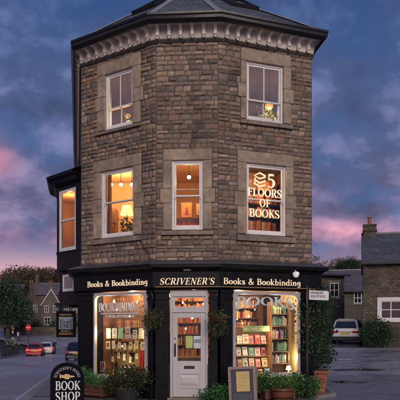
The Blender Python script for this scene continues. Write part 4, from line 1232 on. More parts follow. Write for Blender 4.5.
for k, (u, z, w, h, c, nm) in enumerate(((.62, 4.55, .32, .42, (.55, .22, .06), 'orange'), (.98, 4.60, .26, .34, (.50, .30, .12), 'tan'))):
    m = MB(FC); m.box(u-w/2, u+w/2, 1.3, 1.33, z, z+h, col=(.12, .06, .03)); m.box(u-w/2+.025, u+w/2-.025, 1.296, 1.301, z+.025, z+h-.025, col=c); m.prism([(u-.05, z+.08), (u+.06, z+.08), (u+.02, z+h*.7), (u-.02, z+h*.6)], 1.292, 1.297, col=(.2, .06, .03))
    tag(m.build('framed_picture', PAPER), f'{nm} framed picture in the middle first floor window', 'picture')
t = shelf_unit('bookcase', 'low upstairs case of red books in the middle first floor window', FC, .30, 1.25, .55, .75, 3.3, 4.45, (3.6, 4.08), WOODDARK)
spines(FC, .34, 1.2, .57, 4.08, .27, 'red book on the low case in the middle first floor window', 'red books in the middle first floor window', 150, [(.65, .06, .03), (.60, .12, .05), (.45, .05, .04)], 24, .15)
m = MB(FC); m.box(.40, 1.11, .30, .325, 5.06, 5.085); tag(m.build('curtain_rail', mat('pale_rail', (.6, .5, .4), .5)), 'thin pale rail across the middle first floor window', 'rail')
def plant(F, u, y, z, h, seed, label, potc=TERRACOTTA):
    t = empty('pot_plant', wp(F, u, y, z)); tag(t, label, 'plant')
    m = MB(F); m.lathe([(.05, 0), (.075, .13), (.085, .13), (.085, .15), (.06, .15)], 14, (u, y, z)); m.build('pot', potc, t)
    m = MB(F); leaves(m, [((u, y, z+.15+h*.5), (.16, .12, h*.55))], 150, .09, [(.12, .20, .06), (.16, .24, .07)], random.Random(seed)); m.build('foliage', LEAF, t)
plant(FL, 1.30, .62, 3.95, .32, 3, 'green pot plant on the sill of the left first floor window')
plant(FL, .95, .75, 3.9, .45, 4, 'tall wispy pot plant behind the left first floor window')
plant(FR, 1.50, .40, 6.75, .22, 6, 'leafy pot plant by the bulb in the right top floor window')
plant(FL, 1.56, .40, 6.70, .18, 9, 'small pot plant by the bulb in the left top floor window')
fl_ = empty('reflected_glow_lamp', (-2.12, 17.4, 3.3)); tag(fl_, 'standing lamp with glowing shade added for reflected bulb glow, left first floor window', 'lamp')  # lamp added to stand in for the bulbs' reflected glow
m = MB(); m.lathe([(.16, 3.285), (.15, 3.31), (.015, 3.33), (.015, 4.98), (.01, 4.98)], 14, (-2.12, 17.4, 0)); m.build('stand', BLACKIRON, fl_, smooth=40)
m = MB(); m.lathe([(.20, 4.95), (.13, 5.22), (.128, 5.22), (.198, 4.95)], 20, (-2.12, 17.4, 0)); m.build('lamp_shade', emitmat('amber_shade', (1, .55, .20), 1.5), fl_, smooth=40)
t = empty('cabinet', (-2.7, 18.1, 3.3)); tag(t, 'tall brown cabinet with shelves against the back wall of the left first floor room', 'cabinet')
m = MB(); m.box(-2.95, -2.50, 17.95, 18.3, 3.29, 5.25, bev=.02); m.build('carcass', WOOD, t)
m = MB()
for z in (3.9, 4.35, 4.8): m.box(-2.92, -2.53, 17.93, 17.948, z, z+.36)
m.build('door_panel', WOODDARK, t)
for k, (x, z, w, h, c, nm) in enumerate(((-2.24, 4.45, .30, .40, (.55, .30, .14), 'ochre'), (-1.86, 4.42, .26, .34, (.30, .24, .16), 'olive'))):
    m = MB(); m.box(x-w/2, x+w/2, 18.30, 18.33, z, z+h, col=(.12, .06, .03)); m.box(x-w/2+.03, x+w/2-.03, 18.295, 18.302, z+.03, z+h-.03, col=c); m.box(x-.06, x+.05, 18.291, 18.296, z+.1, z+h*.6, col=(.2, .10, .05))
    tag(m.build('framed_picture', PAPER), f'{nm} framed picture on the back wall of the left first floor room', 'picture')
m = MB(FL)
for k in range(3): m.tube([(.64+.04*k, .36+.02*(k % 2), 3.75), (.64+.035*k, .36+.02*(k % 2), 5.7)], .028, 6)
tag(m.build('curtain', mat('peach_curtain', (.70, .45, .28), .9), smooth=60), 'peach curtain drawn to the left of the left first floor window', 'curtain')

# --- bay (oriel) on the side street
def side_pt(Y, out=0.0): return P0 + (BL-P0).normalized()*(Y-P0.y)/.98 + Vector((-.98, -.2))*out
q0, q3 = side_pt(16.5), side_pt(19.4)
q1, q2 = Vector((-4.15, 17.4)), Vector((-4.46, 18.9))
ofoot = [q0, q1, q2, q3]   # clockwise from the street: reverse for outward offsets
OF = [q3, q2, q1, q0]
bay = MB()
sweep(bay, OF, [(-.30, 3.36), (.0, 3.36), (.0, 3.82), (.02, 3.83), (.02, 3.86), (-.30, 3.86)], closed=False)
body = bay.build('oriel_window', BLACK, shop)
bay = MB(); sweep(bay, OF, [(-.30, 5.62), (.0, 5.62), (.0, 5.72), (-.30, 5.72)], closed=False); bay.build('oriel_head', BLACK, body)
m = MB(); sweep(m, OF, [(-.2, 5.722), (.04, 5.722), (.10, 5.80), (.22, 5.86), (.28, 5.93), (.28, 6.0), (-.2, 6.0)], closed=False)
m.build('oriel_cornice', BLACK, body)
for z, o_ in ((3.30, .06), (2.34, .06)):
    m = MB(); sweep(m, OF, [(-.35, z), (o_, z), (o_, z+.055), (-.35, z+.055)], closed=False); m.build('oriel_ledge', BLACK, body)
m = MB(); r_ = offset_poly(OF, .30, False); tops = [side_pt(19.6), None, None, side_pt(16.3)]
m.add([(p.x, p.y, 6.003) for p in r_]+[(q3.x, q3.y, 6.14), (q0.x, q0.y, 6.14)], [(0, 1, 4), (1, 2, 5, 4), (2, 3, 5), (0, 4, 5, 3), (3, 2, 1, 0)])
m.build('oriel_roof', LEAD, body)
for i, (A, B) in enumerate(((q2, q1), (q1, q0))):
    F = frame(A, B) if False else frame(A, B)
    L = (B-A).length; m = MB(F)
    m.box(0, .10, .0, .10, 3.862, 5.618); m.build('oriel_post', BLACK, body)
    pw = .07 if i == 0 else .26
    m = MB(F); m.box(L-pw, L, 0, .10, 3.862, 5.618); m.build('oriel_post', BLACK, body)
    m = MB(F); a, b = .105, L-pw-.005
    frame_ring(m, [(a, 3.87), (b, 3.87), (b, 5.61), (a, 5.61)], [(a+.07, 3.97), (b-.07, 3.97), (b-.07, 5.54), (a+.07, 5.54)], .01, .09)
    m.box(a+.07, b-.07, .012, .085, 4.72, 4.77)
    m.build('sash', WHITE, body)
    m = MB(F); m.add([(a+.06, .05, 3.95), (b-.06, .05, 3.95), (b-.06, .05, 5.56), (a+.06, .05, 5.56)], [(0, 1, 2, 3)]); m.build('pane', GLASS, body)
m = MB()
for z in (3.865, 5.615): m.add([(p.x, p.y, z) for p in offset_poly(OF, -.01, False)], [(0, 1, 2, 3)])
a, b = side_pt(16.55, .02), side_pt(19.35, .02)
m.add([(a.x, a.y, 3.87), (b.x, b.y, 3.87), (b.x, b.y, 5.61), (a.x, a.y, 5.61)], [(0, 1, 2, 3)])
m.build('oriel_lining', INTWALL, body)
F = frame(q3, q2); L = (q2-q3).length; m = MB(F); m.box(.0, L, .0, .08, 3.862, 5.618); m.build('rear_panel', BLACK, body); m = MB(F); m.box(.1, L-.06, .082, .09, 3.88, 5.61); m.build('oriel_lining', INTWALL, body)
F = frame(q2, q1); L = (q1-q2).length; m = MB(F); m.box(.11, L-.09, .13, .14, 3.875, 5.60); m.build('oriel_blind', INTWALL, body)
lamp('oriel_light', (-3.85, 17.75, 5.35), 14, .05)
# closed base under the bay with a little white window
bs = MB(); sweep(bs, OF, [(-.40, 2.40), (-.09, 2.40), (-.09, 3.30), (-.40, 3.30)], closed=False); base_ = bs.build('oriel_base', BLACK, shop)
OFi = offset_poly(OF, -.09, False); F = frame(OFi[2], OFi[3]); L = (OFi[3]-OFi[2]).length
m = MB(F); frame_ring(m, [(.18, 2.72), (L*.62, 2.72), (L*.62, 3.20), (.18, 3.20)], [(.24, 2.80), (L*.62-.06, 2.80), (L*.62-.06, 3.14), (.24, 3.14)], -.03, .02); bw_ = m.build('small_window', WHITE, base_)
m = MB(F); m.add([(.22, -.012, 2.78), (L*.62-.04, -.012, 2.78), (L*.62-.04, -.012, 3.16), (.22, -.012, 3.16)], [(0, 1, 2, 3)]); m.build('pane', mat('dull_pane', (.10, .11, .14), .1, spec=.8), bw_)
# ------------------------------------------------------------------ things round the shop
m = MB(FR); u, z = 1.92, 3.03
m.tube([(u, -.20, z+.06), (u, -.30, z+.06), (u, -.33, z+.03)], .014, 8); m.box(u-.04, u+.04, -.215, -.19, z+.02, z+.10, bev=.006)
dl = empty('dome_lamp', wp(FR, u, -.33, z-.04)); tag(dl, 'small white dome lamp fixed on the fascia above the BOOKS window', 'lamp')
m.build('bracket', mat('white_metal', (.6, .6, .62), .4), dl)
m = MB(FR); m.ball((u, -.33, z-.04), .075, 14); m.lathe([(.08, .0), (.085, .03), (.05, .06)], 14, (u, -.33, z-.03)); m.build('dome', mat('milky_dome', (.75, .75, .78), .25, emit=.25, ecol=(1, .95, .9)), dl, smooth=60)

def hanging_basket(loc, label, seed, back, trail):
    t = empty('hanging_basket', loc); tag(t, label, 'hanging basket', 'hanging baskets on the shopfront')
    x, y, z = loc; r2 = random.Random(seed)
    m = MB(); m.tube([(back[0], back[1], z+.50), (x, y, z+.52), (x, y, z+.47)], .010, 6); m.tube([(back[0], back[1], z+.28), (x+(back[0]-x)*.3, y+(back[1]-y)*.3, z+.5)], .008, 6); m.build('bracket', BLACKIRON, t)
    m = MB()
    for k in range(3): m.tube([(x, y, z+.47), (x+.17*math.cos(2.1*k), y+.17*math.sin(2.1*k), z)], .003, 4)
    m.build('chain', BLACKIRON, t)
    m = MB(); m.lathe([(.04, -.16), (.11, -.13), (.165, -.06), (.175, .0), (.15, .0)], 16, (x, y, z)); m.build('bowl', mat('basket_liner', (.05, .035, .02), .95, bump=.8), t)
    m = MB(); leaves(m, [((x, y, z+.05), (.20, .18, .10)), ((x, y, z-.08), (.15, .14, .11))], 420, .05, [(.055, .095, .03), (.09, .12, .045), (.12, .11, .05), (.05, .07, .03)], r2, droop=.6)
    for k in range(trail):
        w = r2.uniform(0, 6.28); q = r2.uniform(.10, .19); l = r2.uniform(.12, .42)
        leaves(m, [((x+q*math.cos(w), y+q*math.sin(w), z-.05-l/2), (.025, .025, l/2))], 50, .04, [(.06, .09, .03), (.10, .11, .05)], r2, droop=1)
    m.build('foliage', LEAF, t)
hanging_basket((-1.12, 13.93, 1.98), 'leafy hanging basket between the left shop window and the door', 21, (-1.08, 14.24), 7)
hanging_basket((.40, 13.86, 1.97), 'trailing hanging basket between the door and the BOOKS window', 22, (.42, 14.13), 12)

# planters, shrubs and flowers at the foot of the windows
PLANK = mat('red_brown_trough', (.12, .045, .035), .7, var=.35, scale=5, bump=.3, stretch=(1, 1, 6))
def trough(F, u0, u1, y0, y1, h, label, matl):
    c = wp(F, (u0+u1)/2, (y0+y1)/2, 0); t = empty('planter_trough', c); tag(t, label, 'planter')
    m = MB(F)
    for k in range(3):
        a = .02+h/3*k
        m.box(u0, u1, y0, y0+.03, a, a+h/3-.008, bev=.005); m.box(u0, u0+.03, y0+.031, y1-.031, a, a+h/3-.008); m.box(u1-.03, u1, y0+.031, y1-.031, a, a+h/3-.008); m.box(u0, u1, y1-.03, y1, a, a+h/3-.008)
    for q in (u0+.01, u1-.07): m.box(q, q+.06, y0-.02, y0-.002, 0, h, bev=.004)
    m.build('box', matl, t)
    m = MB(F); m.box(u0+.032, u1-.032, y0+.032, y1-.032, .02, h-.04); m.build('soil', SOIL, t)
trough(FL, .22, 1.35, -.62, -.30, .30, 'long red brown plank trough under the left shop window', PLANK)
trough(FR, .95, 1.75, -.60, -.28, .22, 'short brown plank trough under the BOOKS window', PLANK)
def bush(F, blobs, n, size, cols, label, cat, seed, stems=True, per=7, name='shrub', droop=0, flower=None, group=None, jit=.45):
    c = blobs[0][0]; base = wp(F, c[0], c[1], 0)
    t = empty(name, base); tag(t, label, cat, group); r2 = random.Random(seed)
    m = MB(F); z0 = min(b[0][2]-b[1][2] for b in blobs)
    for b, r in blobs:
        for k in range(4):
            m.tube([(c[0]+r2.uniform(-.03, .03), c[1]+r2.uniform(-.03, .03), max(0, z0-.03)), (b[0]+r2.uniform(-.6, .6)*r[0], b[1]+r2.uniform(-.6, .6)*r[1], b[2]+r2.uniform(-.2, .6)*r[2])], [.012, .005], 5)
    m.build('stem', BARK, t)
    m = MB(F); leaves(m, blobs, n, size, cols, r2, per=per, droop=droop, jitter=jit); m.build('foliage', LEAF, t)
    if flower:
        m = MB(F); leaves(m, [(b, (r[0]*1.05, r[1]*1.05, r[2]*1.05)) for b, r in blobs], flower[0], flower[1], flower[2], r2, per=3, shell=.9); m.build('flowers', LEAF, t)
    return t
DKG = [(.03, .065, .03), (.04, .085, .035), (.025, .055, .03)]
MDG = [(.055, .15, .04), (.09, .20, .055), (.04, .12, .04)]
bush(FL, [((.48, -.46, .47), (.34, .20, .17))], 1500, .045, [(.045, .14, .055), (.06, .17, .065)], 'clipped round green bush in the left end of the trough', 'shrub', 31)
bush(FL, [((.98, -.46, .36), (.33, .20, .15)), ((1.30, -.5, .30), (.16, .16, .14))], 1300, .05, [(.035, .13, .04), (.055, .17, .05)], 'low bright green plant trailing over the front of the left trough', 'plant', 32, droop=.5)
bush(FL, [((1.98, -.50, .42), (.46, .34, .34)), ((2.25, -.42, .50), (.30, .28, .26)), ((1.62, -.5, .36), (.22, .25, .24))], 3600, .055, [(.035, .05, .022), (.055, .07, .03), (.03, .045, .02), (.07, .065, .03)], 'large dark rounded shrub left of the shop door', 'shrub', 33)
m = MB(FL); m.lathe([(.24, .0), (.30, .22), (.31, .25), (.27, .25)], 18, (2.02, -.48, 0)); tag(m.build('plant_tub', mat('dark_tub', (.03, .03, .035), .6), smooth=40), 'dark tub holding the large shrub left of the shop door', 'tub')
bush(FC, [((1.55, -.42, .17), (.24, .20, .17)), ((1.22, -.44, .12), (.12, .12, .12))], 1200, .055, [(.04, .14, .045), (.06, .18, .06)], 'low green plant by the right foot of the shop door', 'plant', 34)
bush(FR, [((1.02, -.42, .42), (.25, .20, .20)), ((1.42, -.42, .36), (.22, .18, .15))], 1500, .055, MDG, 'bushy green plant behind the barrel tub under the BOOKS window', 'plant', 35)
bush(FR, [((1.90, -.42, .32), (.32, .22, .22)), ((2.28, -.40, .26), (.24, .2, .18))], 1900, .06, MDG, 'spreading green plant with white flowers under the right end of the BOOKS window', 'plant', 36, flower=(50, .04, [(.65, .6, .6), (.6, .55, .45)]))
bush(FR, [((.60, -.40, .28), (.20, .18, .16))], 600, .05, [(.07, .10, .03), (.10, .12, .03)], 'small yellow flowered plant left of the barrel tub', 'plant', 37, flower=(40, .035, [(.55, .38, .04)]))
t = empty('barrel_tub', wp(FR, 1.30, -.78, 0)); tag(t, 'half barrel tub of red brown staves in front of the BOOKS window', 'tub')
m = MB(FR); m.lathe([(.20, 0), (.245, .10), (.26, .2), (.25, .29), (.225, .29), (.225, .25)], 22, (1.30, -.78, 0)); m.build('staves', mat('barrel_staves', (.16, .045, .025), .6, var=.4, scale=14, stretch=(3, 3, .3)), t, smooth=40)
m = MB(FR)
for z in (.06, .21): m.lathe([(.232 if z < .1 else .258, z), (.240 if z < .1 else .2625, z+.03)], 22, (1.30, -.78, 0))
m.build('hoop', BLACKIRON, t)
bush(FR, [((1.30, -.78, .36), (.20, .18, .10))], 420, .05, MDG, 'green leaves planted in the half barrel tub', 'plant', 38)

# terracotta pot with its tall shrub at the right corner
px_, py_ = 3.10, 15.85
t = empty('terracotta_pot', (px_, py_, 0), rad(-12)); tag(t, 'square terracotta pot standing at the right corner of the shop', 'pot')
m = MB(); a, b = .19, .27
vs = [(-a, -a, 0), (a, -a, 0), (a, a, 0), (-a, a, 0), (-b, -b, .52), (b, -b, .52), (b, b, .52), (-b, b, .52)]
m.add(vs, [(0, 3, 2, 1), (0, 1, 5, 4), (1, 2, 6, 5), (2, 3, 7, 6), (3, 0, 4, 7)])
m.build('pot', TERRACOTTA).parent = t
m = MB(); o_ = [(-b-.02, -b-.02), (b+.02, -b-.02), (b+.02, b+.02), (-b-.02, b+.02)]
for x0, x1, y0, y1 in ((-.30, .30, -.30, -.24), (-.30, .30, .24, .30), (-.30, -.24, -.239, .239), (.24, .30, -.239, .239)): m.box(x0, x1, y0, y1, .50, .57, bev=.008)
m.build('rim', TERRACOTTA).parent = t
m = MB(); m.box(-.236, .236, -.236, .236, .46, .53); m.build('soil', SOIL).parent = t
CON = [(.03, .07, .035), (.042, .085, .04), (.06, .085, .035), (.026, .055, .032)]
make_tree('potted_shrub', 'tall dark leafy shrub growing out of the terracotta pot', (px_, py_, .52), 2.5,
          [((0, 0, .45), (.40, .36, .42)), ((-.06, 0, .95), (.42, .40, .48)), ((-.12, 0, 1.45), (.42, .40, .45)), ((-.05, 0, 1.90), (.36, .33, .38)), ((-.22, -.1, 1.7), (.25, .25, .3)), ((-.35, -.12, 1.0), (.2, .2, .3)), ((-.36, -.85, 1.0), (.28, .22, .45)), ((-.42, -.9, 1.5), (.24, .2, .35)), ((-.28, -.8, 1.9), (.2, .18, .28)), ((-.25, -.6, .6), (.25, .25, .35)), ((-.35, -.6, 1.5), (.3, .28, .5))],
          14000, .065, CON, .035, None, 41, cat='shrub', shell=.3)
make_tree('climbing_shrub', 'tall loose climbing shrub against the house behind the shop', (3.98, 22.5, .2), 3.3,
          [((-.25, 0, .9), (.62, .5, .8)), ((-.1, 0, 1.7), (.66, .5, .7)), ((.15, 0, 2.5), (.62, .4, .55)), ((-.35, 0, 2.7), (.4, .35, .6)), ((.42, 0, 2.0), (.42, .4, .5))],
          5500, .11, [(.028, .075, .038), (.038, .095, .042), (.022, .055, .032), (.055, .095, .04)], .06, None, 42, cat='shrub', shell=.3)
make_tree('garden_shrub', 'dark round shrub at the foot of the house by the lane', (4.1, 25.5, .25), 1.6, [((0, 0, .7), (.8, .6, .75)), ((.5, .1, .5), (.5, .4, .5))], 2200, .10, DKG, .05, None, 43, cat='shrub')
make_tree('garden_shrub', 'dark green bush between the white estate car and the white framed window', (10.15, 34.6, .5), 1.8, [((0, 0, .85), (.75, .5, .85)), ((.5, 0, .6), (.5, .4, .6)), ((-.45, 0, .5), (.4, .35, .5))], 3000, .11, [(.025, .06, .03), (.035, .08, .036)], .05, None, 44, cat='shrub')

# white finger sign on the right corner
fs = empty('finger_sign', (2.8, 14.42, 2.48)); tag(fs, 'small white street sign on a thin post at the right corner of the shop', 'sign')
Fs = frame(Vector((2.62, 14.42)), Vector((3.12, 14.40)))
m = MB(Fs); m.prism([(.0, 2.37), (.43, 2.35), (.47, 2.365), (.47, 2.56), (.43, 2.575), (.0, 2.60)], -.012, .012); m.build('board', mat('white_sign_paint', (.66, .67, .72), .5), fs)
m = MB(Fs); text(m, 'PUBLIC', .05, 2.505, .055, y=-.012, th=.002, weight=1.2, sx=1.3); text(m, 'FOOTPATH', .04, 2.42, .055, y=-.012, th=.002, weight=1.2, sx=.95); m.build('lettering', mat('black_sign_paint', (.02, .02, .03), .6), fs)
m = MB(Fs); m.tube([(-.03, .02, 0.0), (-.03, .02, 2.66)], .022, 8); m.lathe([(.03, 2.66), (.035, 2.69), (.01, 2.72)], 10, (-.03, .02, 0)); m.build('post', BLACKIRON, fs)

# hanging pictorial sign over the side street
Yh = 22.5; X1 = -4.64; w = .75
hs = empty('hanging_sign', (X1-w/2, Yh, 2.30)); tag(hs, 'black framed hanging sign with a blue white picture over the side pavement', 'sign')
Fh = frame(Vector((X1-w, Yh+.06)), Vector((X1, Yh-.06)))
m = MB(Fh); m.box(0, w, -.025, .025, 1.30, 2.28, bev=.01); frame_ring(m, [(0, 1.30), (w, 1.30), (w, 2.28), (0, 2.28)], [(.05, 1.35), (w-.05, 1.35), (w-.05, 2.23), (.05, 2.23)], -.045, -.02); m.build('board', BLACK, hs)
m = MB(Fh); m.box(.10, w-.10, -.030, -.026, 1.60, 2.06, col=(.40, .44, .52))
for (x0, x1, z0, z1, c) in ((.14, .20, 1.62, 1.98, (.08, .10, .16)), (.22, .27, 1.62, 2.02, (.20, .24, .32)), (.29, .33, 1.62, 1.92, (.05, .06, .10)), (.36, .48, 1.64, 1.80, (.10, .12, .20)), (.38, .50, 1.82, 1.90, (.07, .08, .13)), (.52, .58, 1.62, 1.96, (.12, .15, .22)), (.60, .63, 1.62, 2.0, (.06, .07, .11))): m.box(x0, x1, -.034, -.029, z0, z1, col=c)
m.build('picture', PAPER, hs)
m = MB(Fh); ctext(m, "SCRIVENER'S", w/2, 2.105, .075, y=-.026, th=.004, weight=1.2, sx=.85); ctext(m, 'BOOKS &', w/2, 1.50, .07, y=-.026, th=.004, weight=1.25); ctext(m, 'BOOKBINDING', w/2, 1.395, .078, y=-.026, th=.004, weight=1.25, sx=.82); m.build('lettering', LETTERGOLD, hs)
m = MB(); wx = P0.x-.2*(Yh-P0.y)/1.0-.0
m.tube([(wx+.1, Yh, 2.42), (X1-w-.05, Yh+.06, 2.42)], .018, 8); m.tube([(wx+.1, Yh, 2.75), (X1-w*.6, Yh+.03, 2.43)], .010, 6)
for q in (.12, w-.12): m.tube([wp(Fh, q, 0, 2.27), (wp(Fh, q, 0, 0)[0], wp(Fh, q, 0, 0)[1], 2.42)], .008, 6)
m.build('bracket', BLACKIRON, hs)

# BOOK SHOP pavement board
def aboard(name, label, loc, rz, w, h, arched, lean):
    t = empty(name, loc, rz); tag(t, label, 'sandwich board')
    return t
ab = aboard('sandwich_board', 'black arched pavement board lettered BOOK SHOP with a gold pointing hand', (-2.50, 11.3, 0), rad(13), .62, 1.04, True, .1)
def arc_pts(w, h, n=16):
    r = w/2; return [(-r, .0), (r, .0)] + [(r*math.cos(PI*k/n), h-r*.92+r*.92*math.sin(PI*k/n)) for k in range(n+1)]
def lean(sgn, q): return Matrix.Rotation(rad(q*sgn), 4, 'X')
w, h = .62, 1.06
ABF = Matrix.Translation((0, -.22, 0)) @ lean(-1, 8)
m = MB(ABF); m.prism(arc_pts(w, h), -.015, .015)
o_ = arc_pts(w, h); i_ = [(p[0]*.86, .05+(p[1])*.915) for p in o_]
frame_ring(m, o_, i_, -.032, -.016)
fpn = m.build('front_panel', BOARDBLACK); fpn.parent = ab
m = MB(Matrix.Translation((0, .22, 0)) @ lean(1, 8)); m.prism(arc_pts(w, h), -.015, .015); m.build('rear_panel', BOARDBLACK).parent = ab
m = MB(ABF); ctext(m, 'BOOK', .01, .555, .165, y=-.016, th=.004, sx=.80, weight=1.1); ctext(m, 'SHOP', .01, .355, .165, y=-.016, th=.004, sx=.84, weight=1.1)
ltx = m.build('lettering', mat('white_board_lettering', (.62, .65, .70), .5, emit=.05)); ltx.parent = fpn
m = MB(ABF); cz = h-.31*.92
def ringw(R0):
    def f(X, Z):
        a = PI/2 - X/R0
        return (R0+Z)*math.cos(a), cz-.02+(R0+Z)*math.sin(a)*.94
    return f
s_ = "SCRIVENER'S BOOKS"; hh = .056; text(m, s_, -text_width(s_, hh, .08)*.78/2, 0, hh, y=-.016, th=.004, sp=.08, sx=.78, weight=1.1, warp=ringw(.195))
m.build('lettering', mat('grey_board_lettering', (.30, .30, .33), .5)).parent = fpn
m = MB(ABF)
hand = [(-.115, .79), (-.06, .775), (-.03, .755), (.03, .755), (.045, .785), (.125, .79), (.13, .815), (.05, .825), (.035, .845), (-.03, .855), (-.06, .835), (-.115, .835)]
m.prism(hand, -.021, -.016); m.prism([(-.14, .775), (-.118, .775), (-.118, .85), (-.14, .85)], -.021, -.016)
m.build('emblem', LETTERGOLD).parent = fpn
# chalkboard
cb = aboard('chalkboard', 'wood framed chalkboard with a yellowed sheet pinned to it leaning outside the shop', (.98, 13.55, 0), rad(-8), .62, .8, False, .1)
CF = Matrix.Translation((0, -.12, 0)) @ Matrix.Rotation(rad(-3), 4, 'Y') @ lean(-1, 9)
w, h = .62, .83
m = MB(CF); frame_ring(m, [(-w/2, .0), (w/2, .0), (w/2, h), (-w/2, h)], [(-w/2+.06, .07), (w/2-.06, .07), (w/2-.06, h-.06), (-w/2+.06, h-.06)], -.02, .02); fr_ = m.build('frame', WOODGREY); fr_.parent = cb
m = MB(CF); m.box(-w/2+.05, w/2-.05, -.004, .008, .06, h-.05); bd = m.build('board', mat('blue_black_slate', (.045, .05, .075), .7, var=.5, scale=9)); bd.parent = cb
m = MB(CF); m.box(-.13, .17, -.012, -.008, .27, .72); sh_ = m.build('sheet', mat('yellowed_paper', (.56, .42, .17), .8, var=.15, scale=12, emit=.03)); sh_.parent = cb
m = MB(CF); r2 = random.Random(2)
for k in range(5): m.box(-.08+.01*(k % 2), .12-.03*(k % 3), -.0135, -.0122, .63-.055*k, .637-.055*k)
m.lathe([(.05, 0), (.052, .001)], 14, (.02, -.0125, .36)) if False else None
m.build('faded_print', mat('faded_print', (.36, .25, .10), .8)).parent = sh_
m = MB(CF)
for k in range(3):
    x = -.20
    while x < .2:
        q = r2.uniform(.01, .035); zz = .20-.045*k; m.tube([(x, -.005, zz+r2.uniform(-.01, .01)), (x+q/2, -.005, zz+r2.uniform(-.012, .014)), (x+q, -.005, zz+r2.uniform(-.01, .01))], .0028, 4); x += q+.012
m.build('chalk_marks', mat('chalk', (.45, .47, .52), .9)).parent = bd
m = MB(Matrix.Translation((0, .18, 0)) @ lean(1, 12)); m.box(-w/2, -w/2+.04, -.015, .015, 0, h); m.box(w/2-.04, w/2, -.015, .015, 0, h); m.box(-w/2+.041, w/2-.041, -.012, .012, .2, .24); m.build('prop_leg', WOODGREY).parent = cb
